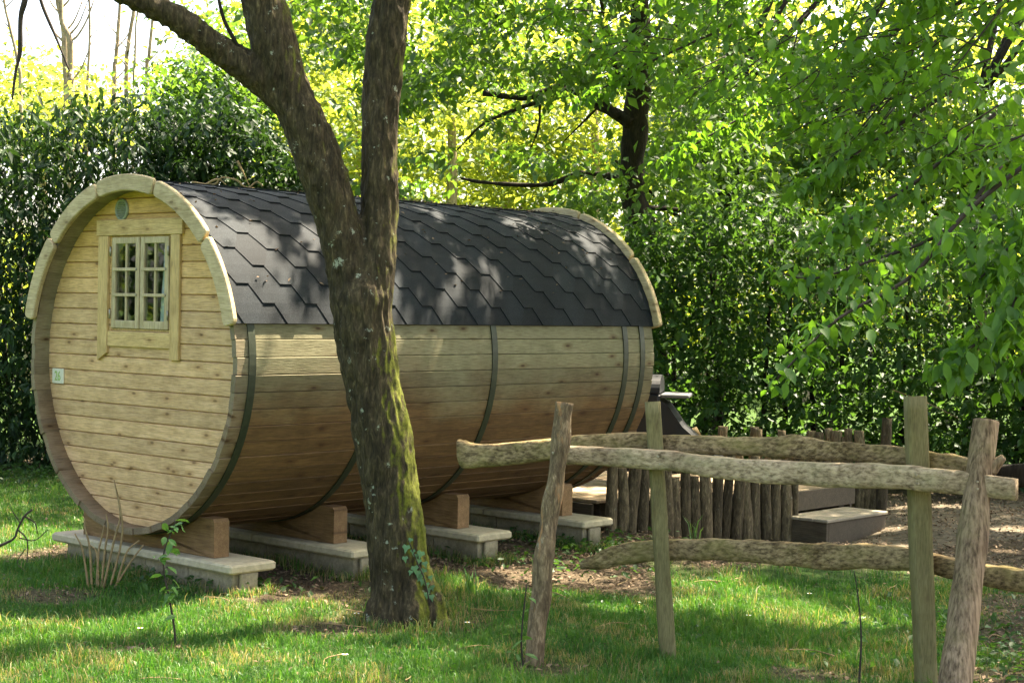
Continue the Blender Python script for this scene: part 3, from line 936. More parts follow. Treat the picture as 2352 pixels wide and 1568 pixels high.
# ------------------------------------------------------------------ concrete footings
FLAB = ['pale stone slab on concrete blocks under the window end of the cabin',
        'shaded slab on concrete blocks just left of the forked tree trunk',
        'slab on concrete blocks just right of the forked tree trunk',
        'slab on concrete blocks beside the log palisade, behind the bark post']
for fi, t in enumerate(CR):
    p = CAB @ Vector((0, t + .06, 0))
    ft = empty('concrete_footing', p, -YAW, FLAB[fi], 'footing', 'footings under the barrel cabin')
    m = MB(); m.box(-.92, -.02, -.165, .185, .184, .2415, .012); m.build('slab', M['slab'], ft)
    m = MB(); m.box(-.016, 1.0, -.165, .185, .185, .2405, .012); m.build('slab', M['slab'], ft)
    for j in range(4):
        x0 = -.80 + j * .44
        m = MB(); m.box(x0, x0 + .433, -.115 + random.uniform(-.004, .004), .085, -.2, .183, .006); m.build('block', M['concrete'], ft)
    m = MB(); m.box(.962, .985, -.075, .055, -.2, .182, .006); m.build('block', M['concrete'], ft)

# ------------------------------------------------------------------ terrace, palisades, step
def W(s, t, z=0.0): return CAB @ Vector((s, t, z))
ter = empty('wooden_terrace', W(0, L + 1.4), -YAW, 'low wooden deck at the far end of the barrel cabin', 'deck')
nb = 20
for i in range(nb):
    y0 = L + .06 + i * .142 - (L + 1.4)
    xe = min(1.12, .50 + (y0 + 1.4) * .31) if y0 + 1.4 < 1.85 else 1.12
    m = MB(); m.box(-1.5, xe, y0, y0 + .136, .272, .30, .004); m.build('deck_board', M['deck'], ter)
for (x0, x1, y0, y1, z0, z1) in ((1.128, 1.156, .50, 1.46, .13, .294), (-1.55, .50, -1.375, -1.345, .10, .27), (-1.5, 1.1, 1.47, 1.5, .02, .27)):
    m = MB(); m.box(x0, x1, y0, y1, z0, z1, .003); m.build('fascia_board', M['step'], ter)
for x, y in ((-1.3, -1.2), (-1.3, 1.3), (.35, -1.2), (1.0, 1.3), (.8, 0.2)):
    m = MB(); m.box(x, x + .09, y, y + .09, -.15, .269, .004); m.build('deck_post', M['step'], ter)

logs = []
for v in range(6):
    V, F = tube([(0, 0, -.2), (0, 0, .35), (0, 0, 1.0)], [random.uniform(.95, 1.15), 1.0, random.uniform(.78, .95)], 18, 12, 0)
    b1, b2, ph = random.uniform(-.5, .5), random.uniform(-.5, .5), random.uniform(0, 6)
    W_ = []
    for (x, y, z) in V:
        th2 = math.atan2(y, x)
        q = 1 + .08 * noise.noise(Vector((math.cos(th2) * 1.3 + v * 9, math.sin(th2) * 1.3, z * 6))) + .06 * noise.noise(Vector((math.cos(th2) * 4, math.sin(th2) * 4 + v * 5, z * 14)))
        tz = z + (.016 * noise.noise(Vector((x * 3, y * 3, v * 7.0))) if z > .99 else 0)
        W_.append((x * q + b1 * math.sin(z * 3 + ph), y * q + b2 * math.sin(z * 2.2 + ph), tz))
    V = W_
    me = bpy.data.meshes.new('log'); me.from_pydata(V, [], F); me.materials.append(M['log']); me.update(); me.shade_smooth()
    logs.append((V, F))
def palisade(name, a, b, n, hfun, rfun, label, skip=()):
    a = Vector(a); b = Vector(b)
    root = empty(name, (a + b) / 2, 0, label, 'log fence', 'log palisades round the terrace')
    for i in range(n):
        if i in skip: continue
        f = (i + .5) / n
        p = a.lerp(b, f)
        r = rfun(i) * .92; h = hfun(i)
        V, F = logs[random.randrange(6)]
        th = random.uniform(0, 6.28); c, s = math.cos(th), math.sin(th)
        gz = float(gh(p.x, p.y))
        lean = random.uniform(-.03, .03)
        VV = []
        for (x, y, z) in V:
            zz = z * h if z > 0 else z
            q = (p.x + (x * c - y * s) * r + lean * z, p.y + (x * s + y * c) * r, gz + zz)
            VV.append((q[0] - root.location.x, q[1] - root.location.y, q[2] - root.location.z))
        V2 = VV
        o = mesh('log', V2, F, M['log'], root, True)
    return root
hN = [.62, .50, .66, .58, .72, .60, .48, .60, .52, .64, .62, .72, .66, .58, .70, .62, .74, .60, .66]
pa, pb = W(.66, L - .0), W(1.22, L + 1.88)
palisade('log_palisade', pa, pb, 19, lambda i: hN[i], lambda i: [.052, .05, .062, .055, .05, .058, .06, .05, .052, .058, .05, .045, .054, .06, .05, .05, .048, .055, .042][i],
         'near row of upright bark logs edging the terrace beside the step')
qa, qb = at(1530, 1100, 15.5), at(2035, 1100, 15.05)
qa.z = qb.z = 0
hF = {0: .74, 1: .78, 2: .70, 7: .82, 8: .72, 11: .82, 12: .80, 15: .80, 17: .62, 18: .64, 19: .80, 20: .79, 21: .82, 22: .80, 24: .82, 25: .80, 26: .50, 28: .92}
palisade('log_palisade', qa, qb, 29, lambda i: hF.get(i, .58 + .08 * ((i * 7) % 3)) - .04, lambda i: .046 + .010 * ((i * 5) % 3) / 2,
         'far row of upright logs behind the terrace, tops above the rail', skip=(3, 5, 10, 14))
# loose offcut leaning on the far palisade
V, F = tube([at(1575, 1005, 15.2), at(1605, 990, 15.2)], [.06, .05], 5, 9, .006)
tag(mesh('cut_log', V, F, M['drystem'], None, True), 'short pale cut log lying on top of the far palisade', 'log')

st = empty('garden_step', W(1.36, L + 2.22), -YAW, 'low dark timber step with pale tread in front of the terrace', 'step')
zg = float(gh(2.6, 13.8))
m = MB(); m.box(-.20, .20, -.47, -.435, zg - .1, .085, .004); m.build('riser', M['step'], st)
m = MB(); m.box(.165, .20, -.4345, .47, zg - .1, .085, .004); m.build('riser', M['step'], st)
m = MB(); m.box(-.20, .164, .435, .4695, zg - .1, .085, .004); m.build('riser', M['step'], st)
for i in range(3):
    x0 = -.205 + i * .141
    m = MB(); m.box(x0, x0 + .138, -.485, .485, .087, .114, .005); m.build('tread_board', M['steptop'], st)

# ------------------------------------------------------------------ barbecue on the terrace
bp_ = at(1440, 1000, 14.7); bp_.z = .30
bq = empty('barbecue', bp_, R(-10), 'black lidded barbecue with grey side shelf behind far end of cabin', 'barbecue')
V = []; F = []
n = 14
for x in (-.36, .30):
    for i in range(n + 1):
        a = math.pi * i / n
        V.append((x, .25 * math.cos(a), .785 + .15 * math.sin(a) ** .8))
for i in range(n): F.append((i, i + 1, n + 2 + i, n + 1 + i))
F.append(tuple(range(n, -1, -1))); F.append(tuple(range(n + 1, 2 * n + 2)))
lid = mesh('lid', V, F, M['black'], bq, False)
V, F = tube([(-.28, -.28, .83), (.22, -.28, .83)], [.012], 4, 8); mesh('handle', V, F, M['greymetal'], lid, True)
m = MB(); m.box(-.36, .30, -.25, .25, .58, .782, .02); m.build('firebox', M['black'], bq)
m = MB(); m.box(.306, .55, -.22, .22, .745, .775, .006); m.box(-.68, -.366, -.22, .22, .745, .775, .006); m.build('side_shelf', M['darkmetal'], bq)
for x in (-.32, .26):
    for y in (-.2, .2):
        V, F = tube([(x, y, 0), (x, y, .62 if x < .5 else .744)], [.018], 3, 8); mesh('leg', V, F, M['black'], bq, True)
m = MB(); m.box(-.33, .27, -.215, -.2, .10, .60, .004); m.build('door_panel', M['black'], bq)
V = [(.305, -.22, .72), (.36, -.22, .69), (.50, -.24, .50), (.86, -.24, .20), (.305, -.24, .16)]
V = V + [(x, .22, z) for x, y, z in V]
F = [(0, 4, 3, 2, 1), (5, 6, 7, 8, 9)] + [(i, (i + 1) % 5, (i + 1) % 5 + 5, i + 5) for i in range(5)]
mesh('cover', V, F, M['black'], bq)

# ------------------------------------------------------------------ rail fence
fen = empty('rail_fence', (1.2, 8.4, 0), 0, 'rustic fence of wavy split rails clamped between square and bark posts', 'fence')
def off(V): return [(v[0] - 1.2, v[1] - 8.4, v[2]) for v in V]
def yf(px): return 8.66 - (px - 1515) * (0.60 / 600)      # distance of the fence line
def fpart(name, V, F, mat, smooth=True, label=None):
    o = mesh(name, off(V), F, mat, fen, smooth)
    if label: o['label'] = label
    return o
# square posts
def sqpost(pt, pb_, Yt, Yb, hw):
    a, b = at(*pt, Yt), at(*pb_, Yb)
    b = b + (b - a) * .2
    V, F = tube([b, (a + b) / 2, a], [1, 1, 1], 24, 24, .006, sq=(hw, hw, 9), freq=5, seed=pt[0])
    return V, F
V, F = sqpost((1499, 922), (1534, 1512), 8.70, 8.62, .040); fpart('square_post', V, F, M['post'])
V, F = sqpost((2102, 910), (2128, 1580), 8.12, 8.05, .050); fpart('square_post', V, F, M['post'])
# bark posts
def rpost(pts, rad, mat, rough, name='bark_post', freq=9):
    P = [at(x, y, Y) for x, y, Y in pts]
    P = [P[0] + (P[0] - P[1]) * .35] + P
    V, F = tube(P, [rad[0]] + rad, 90, 28, rough, freq=freq, seed=pts[0][0])
    return fpart(name, V, F, mat)
rpost([(1228, 1510, 8.50), (1244, 1340, 8.53), (1262, 1200, 8.56), (1281, 1060, 8.58), (1297, 924, 8.60)], [.045, .052, .048, .043, .046], M['bark_post'], .016)
rpost([(2190, 1600, 7.62), (2225, 1330, 7.75), (2245, 1120, 7.85), (2264, 966, 7.92)], [.078, .072, .066, .060], M['bark_post2'], .014, freq=6)
V, F = tube([at(2275, 1075, 7.86), at(2305, 1050, 7.82)], [.045, .02], 8, 10, .02); fpart('knot', V, F, M['bark_post2'])
# rails: (px, py centre, height px) profiles
def rail(pts, dy, th, mat, name='rail', n=110, rough=.010, freq=7, ends=(1, 1)):
    P = []; H = []
    for (x, y, h) in pts:
        Y = yf(x) + dy
        P.append(at(x, y, Y)); H.append(h / FPX * Y / 2)
    C = spline([tuple(p) for p in P], n)
    hh = np.interp(np.linspace(0, 1, n), np.linspace(0, 1, len(H)), H)
    V = []; F = []
    S = 16
    for i in range(n):
        t = Vector(C[min(n - 1, i + 1)]) - Vector(C[max(0, i - 1)]); t.normalize()
        side = t.cross(Vector((0, 0, 1))).normalized()
        for j in range(S):
            a = 2 * math.pi * j / S
            c, s = math.cos(a), math.sin(a)
            k = (abs(c) ** 9 + abs(s) ** 9) ** (-1 / 9)
            p = Vector(C[i]) + Vector((0, 0, 1)) * (hh[i] * s * k) + side * (th * c * k)
            q = noise.fractal(Vector((p.x * freq, p.y * freq + pts[0][1], p.z * freq * 2)), 1, 2, 3)
            d = (p - Vector(C[i])).normalized()
            p += d * q * rough
            V.append(tuple(p))
    for i in range(n - 1):
        for j in range(S): F.append((i * S + j, (i + 1) * S + j, (i + 1) * S + (j + 1) % S, i * S + (j + 1) % S))
    F.append(tuple(range(S))); F.append(tuple((n - 1) * S + j for j in range(S - 1, -1, -1)))
    return fpart(name, V, F, mat)
rail([(1054, 1030, 40), (1068, 1043, 62), (1110, 1046, 52), (1200, 1037, 54), (1290, 1029, 46), (1370, 1018, 44), (1450, 1012, 36), (1530, 1020, 46), (1640, 1022, 42), (1760, 1027, 44), (1830, 1026, 52),
      (1920, 1036, 44), (2040, 1042, 40), (2120, 1052, 38), (2180, 1064, 40), (2250, 1082, 44)], .095, .035, M['rail_moss'])
rail([(1296, 1044, 40), (1340, 1046, 42), (1450, 1052, 44), (1560, 1060, 46), (1640, 1073, 50), (1760, 1083, 54), (1900, 1090, 56), (2000, 1092, 56), (2100, 1099, 56), (2220, 1110, 54), (2335, 1124, 50)], -.090, .032, M['rail'], rough=.006)
rail([(1338, 1296, 18), (1385, 1283, 44), (1450, 1268, 52), (1560, 1262, 46), (1680, 1262, 50), (1800, 1270, 54), (1900, 1276, 58), (2000, 1276, 56), (2090, 1284, 50), (2180, 1302, 48), (2280, 1322, 50), (2420, 1345, 52)], .100, .035, M['rail_moss'])
rail([(2280, 1092, 40), (2330, 1092, 56), (2400, 1085, 60)], .12, .05, M['bark_dark'])

for (x, y, Y) in ((1512, 1048, 8.53), (1516, 1066, 8.53), (2106, 1090, 7.93), (2110, 1110, 7.93), (1270, 1040, 8.53), (2246, 1106, 7.78), (2246, 1122, 7.78)):
    p = at(x, y, Y)
    V, F = tube([p, p + Vector((0, .07, 0))], [.0055, .0055], 2, 8); fpart('nail', V, F, M['hinge'], False)
# ------------------------------------------------------------------ forked tree
TY = 9.5
def tpts(L_): return [(at((a + b) / 2, y, TY + dy), (b - a) / 2 / FPX * (TY + dy)) for (y, a, b, dy) in L_]
stemA = tpts([(1475, 838, 1010, .0), (1440, 846, 1004, .0), (1390, 850, 990, .0), (1300, 846, 984, .0), (1180, 836, 972, .0), (1050, 818, 952, .0), (900, 795, 925, .0), (750, 767, 905, .0), (680, 758, 902, .0), (640, 775, 885, .0), (600, 800, 850, .0)])
stemL = tpts([(760, 790, 880, .0), (700, 765, 870, .0), (640, 752, 856, .0), (560, 733, 842, .0), (480, 715, 815, -.02), (400, 690, 795, -.03), (300, 655, 760, -.05), (200, 612, 712, -.08), (100, 577, 682, -.1), (0, 553, 652, -.12), (-200, 500, 600, -.2), (-500, 430, 520, -.4), (-900, 330, 390, -.7)])
stemR = tpts([(780, 810, 890, .0), (700, 805, 903, .0), (600, 815, 912, .02), (540, 826, 913, .04), (460, 832, 914, .06), (400, 833, 915, .06), (300, 832, 917, .07), (200, 834, 922, .1), (100, 845, 931, .1), (0, 856, 943, .12), (-250, 885, 975, .2), (-600, 930, 1000, .5), (-1000, 990, 1040, .9)])
limb = [(at(x, y, TY + dy), w_ / 2 / FPX * TY) for (x, y, w_, dy) in ((655, 232, 80, -.06), (600, 180, 74, -.1), (545, 142, 68, -.14), (480, 96, 64, -.2), (420, 52, 62, -.26), (350, 15, 60, -.32), (305, -10, 58, -.36), (180, -80, 50, -.5), (20, -160, 40, -.7))]
import bmesh
bm = bmesh.new()
def addt(S, sides=20):
    V, F = tube([s[0] for s in S], [s[1] for s in S], len(S) * 6, sides)
    vs = [bm.verts.new(v) for v in V]
    for f in F:
        try: bm.faces.new([vs[i] for i in f])
        except ValueError: pass
for S in (stemA, stemL, stemR, limb): addt(S)
# root flare
for (dx, dy, r) in ((.29, -.10, .085), (.12, -.26, .08), (-.23, -.14, .075), (-.05, .26, .08), (.26, .18, .07), (-.08, -.24, .06)):
    c = stemA[1][0]
    V, F = tube([c + Vector((dx * .30, dy * .30, .38)), c + Vector((dx * .55, dy * .55, .13)), c + Vector((dx * 1.0, dy * 1.0, -.12))], [.04, r, r * .55], 14, 12)
    vs = [bm.verts.new(v) for v in V]
    for f in F: bm.faces.new([vs[i] for i in f])
tm = bpy.data.meshes.new('tmp'); bm.to_mesh(tm); bm.free()
to = bpy.data.objects.new('tmp', tm); COL.objects.link(to)
rm = to.modifiers.new('r', 'REMESH'); rm.mode = 'VOXEL'; rm.voxel_size = .013
smo = to.modifiers.new('s', 'SMOOTH'); smo.iterations = 6; smo.factor = .5
dg = bpy.context.evaluated_depsgraph_get()
tr_me = bpy.data.meshes.new_from_object(to.evaluated_get(dg))
bpy.data.objects.remove(to)
nv = len(tr_me.vertices)
co = np.zeros(nv * 3, np.float32); no = np.zeros(nv * 3, np.float32)
tr_me.vertices.foreach_get('co', co); tr_me.vertex_normals.foreach_get('vector', no)
co = co.reshape(-1, 3); no = no.reshape(-1, 3)
for i in range(nv):
    x, y, z = map(float, co[i])
    r1 = 1 - abs(noise.noise(Vector((x * 21, y * 21, z * 5.5)))) * 2.2
    r2 = noise.noise(Vector((x * 60, y * 60, z * 22)))
    r3 = noise.noise(Vector((x * 4, y * 4, z * 2.2)))
    r4 = noise.noise(Vector((x * 34 + 5, y * 34, z * 9)))
    co[i] += no[i] * (r1 * .012 + r4 * .008 + r2 * .004 + r3 * .014 - .008)
tr_me.vertices.foreach_set('co', co.ravel()); tr_me.update(); tr_me.shade_smooth()
base = ground_at(930, 1440)
ftree = empty('forked_tree', (base.x, base.y, base.z), 0, 'mossy forked tree trunk standing in front of the barrel cabin', 'tree')
tr_me.transform(Matrix.Translation(-Vector(base)))
tr_me.materials.clear(); tr_me.materials.append(M['bark'])
tr_me.name = 'trunk'
link('trunk', tr_me, ftree)
def lpart(name, root, pts, rad, mat, n=14, sides=7, rough=0.0):
    P = [Vector(p) - root.location for p in pts]
    V, F = tube(P, rad, n, sides, rough)
    return mesh(name, V, F, mat, root, True)
lpart('branch', ftree, [at(556, 128, TY - .15), at(538, 92, TY - .2), at(514, 45, TY - .2), at(500, -10, TY - .2)], [.014, .012, .011, .009], M['bark_dark'])

# ------------------------------------------------------------------ leaves
def unit(a): return a / np.maximum(1e-9, np.linalg.norm(a, axis=-1, keepdims=True))
T_SIMPLE = (np.array([(0, 0, 0), (.42, .25, .05), (1, 0, -.06), (.42, -.25, .05)], float), [(0, 1, 2, 3)])
T_TRI2 = (np.array([(0, 0, 0), (.45, .27, .07), (1, 0, -.08), (.45, -.27, .07)], float), [(0, 1, 2), (0, 2, 3)])
T_LANCE = (np.array([(0, 0, 0), (.45, .17, .05), (1, 0, -.10), (.45, -.17, .05)], float), [(0, 1, 2), (0, 2, 3)])
_f = [(0, 0, 0), (.22, .19, .04), (.55, .24, .05), (.82, .13, .0), (1, 0, -.14), (.82, -.13, .0), (.55, -.24, .05), (.22, -.19, .04), (.3, 0, .0), (.65, 0, -.02)]
T_FINE = (np.array(_f, float), [(0, 1, 8), (1, 2, 9), (1, 9, 8), (2, 3, 9), (3, 4, 9), (4, 5, 9), (5, 6, 9), (6, 7, 8), (6, 8, 9), (7, 0, 8)])

def leaf_arrays(P, size, tmpl, droop=.5, upj=.5, rg=rng, azim=None):
    n = len(P)
    az = rg.uniform(0, 2 * np.pi, n) if azim is None else azim
    dr = rg.normal(droop, .35, n)
    d = np.stack([np.cos(az) * np.cos(dr), np.sin(az) * np.cos(dr), -np.sin(dr)], 1)
    up = unit(np.stack([rg.normal(0, upj, n), rg.normal(0, upj, n), np.ones(n)], 1))
    wv = unit(np.cross(up, d)); nn_ = np.cross(d, wv)
    s = size * rg.uniform(.5, 1.3, n)
    T = tmpl[0]
    V = P[:, None, :] + s[:, None, None] * (T[None, :, 0:1] * d[:, None, :] + T[None, :, 1:2] * wv[:, None, :] + T[None, :, 2:3] * nn_[:, None, :])
    return V
def leaf_mesh(name, P, size, tmpl, mat, droop=.5, upj=.5, tintf=None, azim=None):
    V = leaf_arrays(P, size, tmpl, droop, upj, azim=azim)
    n, k = V.shape[:2]
    F = np.array(tmpl[1])
    FF = (np.arange(n)[:, None, None] * k + F[None]).reshape(-1, F.shape[1])
    t = rng.uniform(0, 1, n) if tintf is None else np.clip(tintf(P) + rng.uniform(-.35, .35, n), 0, 1)
    return fast_mesh(name, V.reshape(-1, 3), FF, mat, np.repeat(t, k))
def put(name, me, root, **kw):
    me.transform(Matrix.Translation(-root.location))
    o = link(name, me, root)
    for k, v in kw.items(): o[k] = v
    return o
# sun flecks seen on lawn, wall and slab: where the canopy lets light through (point, half sizes on the level plane)
FLECKS = []
def fleck(x, y, z, rx, ry): FLECKS.append((x - sd.x / sd.z * z, y - sd.y / sd.z * z, rx, ry))
for (a, b, rx, ry) in ((260, 1425, .95, .30), (560, 1395, .55, .22), (60, 1230, .7, .45), (300, 1185, .5, .5), (100, 1440, .5, .25), (700, 1390, .25, .2), (1700, 1395, .55, .28), (1850, 1425, .4, .22), (1640, 1350, .45, .3), (1990, 1440, .3, .2),
                       (420, 1545, .4, .12), (1150, 1360, .5, .25), (1240, 1320, .4, .2), (150, 1100, .8, .6), (1400, 1400, .25, .15), (1000, 1500, .3, .12), (30, 1480, .4, .15)):
    p = ground_at(a, b); fleck(p.x, p.y, p.z, rx, ry)
for (s_, t_2, z_, rx, ry) in ((1.1, .55, 1.42, .22, .22), (1.1, 1.0, 1.42, .18, .2), (1.02, .14, .24, .22, .16), (1.0, 1.2, 1.85, .15, .15), (.95, 2.2, 1.9, .16, .14), (.8, .7, 2.1, .14, .16), (.55, 3.0, 2.4, .2, .16), (.7, 3.6, 2.2, .14, .2), (.45, 2.2, 2.45, .14, .12), (.9, 2.0, 2.0, .12, .1), (1.05, 1.75, 1.75, .14, .1)):
    p = CAB @ Vector((s_, t_2, z_)); fleck(p.x, p.y, p.z, rx, ry)
for (s_, t_2, rx, ry) in ((-.2, L + .8, .8, .5), (.3, L + 2.2, .4, .3)):
    p = CAB @ Vector((s_, t_2, .3)); fleck(p.x, p.y, p.z, rx, ry)
for (x_, y_, rx, ry) in ((3.3, 14.3, .35, .12), (3.0, 13.5, .3, .1), (4.3, 14.2, .3, .15), (3.9, 15.6, .5, .15), (3.7, 13.0, .3, .1)): fleck(x_, y_, 0, rx, ry)
for (a, b, Y_, rx, ry) in ((1990, 770, 17.3, 1.0, .5), (2090, 800, 17.2, .9, .45), (1900, 900, 17.2, .6, .4), (2030, 880, 17.1, .9, .4), (2180, 900, 17.1, .8, .4), (1850, 690, 17.5, .3, .2), (1700, 640, 17.6, .3, .15), (2120, 680, 17.5, .3, .3), (2050, 960, 17, .3, .2), (1640, 600, 17.8, .4, .2)):
    p = at(a, b, Y_); fleck(p.x, p.y, p.z, rx, ry)
def gaps(P, keep=.04):
    g = P[:, :2] - P[:, 2:3] * np.array([[sd.x / sd.z, sd.y / sd.z]])
    ok = np.ones(len(P), bool)
    for (fx, fy, rx, ry) in FLECKS:
        q = np.hypot((g[:, 0] - fx) / rx, (g[:, 1] - fy) / ry) + .22 * np.sin(g[:, 0] * 11 + fx) * np.cos(g[:, 1] * 9)
        ok &= (q > 1) | (rng.uniform(0, 1, len(P)) < keep)
    return P[ok]
def sprays(C, rad, per):
    """per leaves round each centre, in a flattened cloud"""
    C = np.repeat(np.asarray(C, float), per, 0)
    g = rng.normal(0, .5, C.shape) * np.asarray(rad)
    return C + g
def screen_pts(n, px, py, Y):
    """n points spread through a wedge of space seen between these bounds"""
    x = rng.uniform(*px, n); y = rng.uniform(*py, n); d = rng.uniform(*Y, n)
    return x, y, d
def to_world(x, y, d):
    D = np.stack([(x - 1176) / FPX, np.ones(len(x)), -(y - 784) / FPX], 1) @ MC.T
    P = D * (d / D[:, 1])[:, None]
    P[:, 2] += CAMZ
    return P
def single_leaf_mesh(name, mat, tmpl=T_FINE):
    me = bpy.data.meshes.new(name)
    me.from_pydata([tuple(v) for v in tmpl[0]], [], tmpl[1]); me.materials.append(mat); me.update()
    return me
def leaf_objs(root, P, size, me, droop=.7, upj=.5, name='leaf'):
    for p in P:
        az = random.uniform(0, 6.283); dr = random.gauss(droop, .3)
        d = Vector((math.cos(az) * math.cos(dr), math.sin(az) * math.cos(dr), -math.sin(dr)))
        up = Vector((random.gauss(0, upj), random.gauss(0, upj), 1)).normalized()
        wv = up.cross(d).normalized(); nn_ = d.cross(wv)
        s = size * random.uniform(.7, 1.25)
        m = Matrix((d * s, wv * s, nn_ * s)).transposed().to_4x4()
        o = link(name, me, root)
        q = Vector(p) - root.location
        o.matrix_local = Matrix.Translation(q) @ m

# crown of the forked tree (mostly above the picture)
tops = []
for i in range(95):
    a = rng.uniform(0, 6.283); rr_ = 2.9 * math.sqrt(rng.uniform()); 
    tops.append((base.x - .1 + rr_ * math.cos(a), base.y - .2 + rr_ * math.sin(a), rng.uniform(5.0, 8.5)))
put('crown', leaf_mesh('crown', gaps(sprays(tops, (.75, .75, .35), 130)), .085, T_TRI2, M['leaf_horn'], .5, .5), ftree)

# ---- overhanging hornbeam on the right
OH = Vector((5.6, 11.6, 0))
oh = empty('hornbeam_tree', OH, 0, 'broad leafy tree whose branches hang in from the upper right', 'tree')
lpart('trunk', oh, [(5.6, 11.6, -.2), (5.5, 11.5, 2.0), (5.3, 11.6, 4.5), (4.8, 11.8, 8.5)], [.2, .17, .14, .06], M['bark_dark'], 24, 12, .02)
oh_sp = []
def oY(x): return np.interp(x, [1200, 1500, 2000, 2352, 2600], [13.0, 12.3, 9.6, 7.6, 7.2])
x, y, _ = screen_pts(150, (1230, 2560), (-260, 340), (0, 1))
low = np.interp(x, [1230, 1350, 1500, 1700, 1900, 2100, 2352, 2560], [40, 110, 170, 270, 330, 350, 330, 330])
kp = (y < low)
kp &= ~((x > 2190) & (x < 2380) & (y > 90) & (y < 215))       # the hole with sky
kp &= ~((x > 1950) & (x < 2300) & (y > 200) & (y < 300) & (rng.uniform(0, 1, len(x)) < .5))
x, y = x[kp], y[kp]
C_up = to_world(x, y, oY(x) + rng.uniform(-.6, .8, len(x)))
P_up = sprays(C_up, (.30, .35, .12), 60)
hang = [([(2420, 330), (2228, 480), (2094, 634), (1940, 722), (1864, 788), (1782, 872)], 6.9), ([(2300, 380), (2171, 530), (1998, 600), (1866, 640), (1775, 622)], 8.2),
        ([(2420, 640), (2351, 722), (2228, 799), (2167, 857)], 7.0), ([(2300, 250), (2100, 420), (1960, 500), (1880, 560)], 8.6), ([(2450, 430), (2360, 520), (2290, 600), (2250, 640)], 7.2),
        ([(2460, 520), (2370, 600), (2330, 690), (2320, 760)], 6.8), ([(2200, 200), (2000, 330), (1900, 400), (1830, 440)], 9.2), ([(1900, 150), (1720, 260), (1600, 330), (1530, 380)], 11.5),
        ([(1700, 50), (1500, 140), (1390, 200), (1330, 230)], 12.6), ([(2500, 700), (2430, 760), (2370, 810), (2335, 880)], 7.2)]
P_h = []
for k, (pl, Y) in enumerate(hang):
    pts = [at(a, b, Y + .25 * (1 - i / len(pl))) for i, (a, b) in enumerate(pl)]
    lpart('branch', oh, pts, [.012, .004], M['twig'], 20, 5)
    S = spline([tuple(p) for p in pts], 60)
    for q in range(60):
        m_ = 5 if q < 52 else 3
        wdt = .085 * (1 - .5 * q / 60)
        P_h.append(S[q] + rng.normal(0, 1, (m_, 3)) * (wdt, wdt, wdt * .7))
P_h = np.concatenate(P_h)
def twigs(root, C, n, ln, r, back, mat=None, name='twigs'):
    V_ = []; F_ = []
    for c in C[:n]:
        c = np.array(c)
        for q in range(2):
            d = rng.normal(0, .25, 3) + np.array(back); d = d / np.linalg.norm(d)
            e = c - d * ln * rng.uniform(.3, .6); m_ = c + rng.normal(0, .03, 3)
            V, F = tube([tuple(c + d * ln * rng.uniform(.5, 1)), tuple(m_), tuple(e)], [r, r * .7, r * .3], 7, 4)
            o = len(V_)
            V_ += [tuple(Vector(v) - root.location) for v in V]; F_ += [tuple(i + o for i in f) for f in F]
    o = mesh(name, V_, F_, mat or M['twig'], root, True)
    o['kind'] = 'stuff'
twigs(oh, C_up, 150, .45, .005, (.75, -.2, .35))
# big leaves that show singly
Ph2 = P_h[rng.permutation(len(P_h))]
horn1 = single_leaf_mesh('leaf', M['leaf_horn1'])
leaf_objs(oh, Ph2[:290], .088, horn1, .9)
cm = np.concatenate([Ph2[290:].reshape(-1, 3)])
put('foliage', leaf_mesh('foliage', cm, .078, T_FINE, M['leaf_horn'], .8, .5), oh, kind='stuff')
put('foliage', leaf_mesh('foliage', gaps(P_up), .085, T_FINE, M['leaf_horn'], .6, .5), oh, kind='stuff')
# the rest of its crown, higher up: this is what throws the dappled shade
CS = []
while len(CS) < 640:
    p = rng.uniform((1.2, 7.8, 3.6), (11, 19.5, 9.5))
    if ((p[0] - 5.9) / 4.7) ** 2 + ((p[1] - 13.4) / 5.8) ** 2 + ((p[2] - 6.5) / 3.1) ** 2 > 1: continue
    # keep it out of the picture where the picture is open
    q = (p - (0, 0, CAMZ)) @ MC
    sx, sy = 1176 + FPX * q[0] / q[1], 784 - FPX * q[2] / q[1]
    if sx < 2450 and sy > -120: continue
    CS.append(p)
def above(T, z0, z1):
    T = np.asarray(T, float); h = rng.uniform(z0, z1, len(T))
    return T + np.outer(1, np.zeros(3)) + ((h - T[:, 2]) / sd.z)[:, None] * np.array(sd)[None]
T1 = np.stack([rng.uniform(2.2, 5.6, 190), rng.uniform(12.6, 17.2, 190), np.zeros(190)], 1)
T2 = P_up[rng.integers(0, len(P_up), 90)]
CS = CS + list(above(T1, 5.6, 8.6)) + list(above(T2, 6.2, 9.0))  # extra sprays added along the sun rays to shade path and lower leaves
put('foliage', leaf_mesh('foliage', gaps(sprays(CS, (.7, .7, .3), 130)), .095, T_TRI2, M['leaf_horn'], .5, .5), oh, kind='stuff')
for q in range(16):
    c = CS[q * 9]
    h = max(2.0, c[2] - 2.0)
    lpart('branch', oh, [(5.45, 11.6, h), ((5.45 + c[0]) / 2, (11.6 + c[1]) / 2, (h + c[2]) / 2 + .3), tuple(c)], [.06, .03, .01], M['bark_dark'], 10, 6)

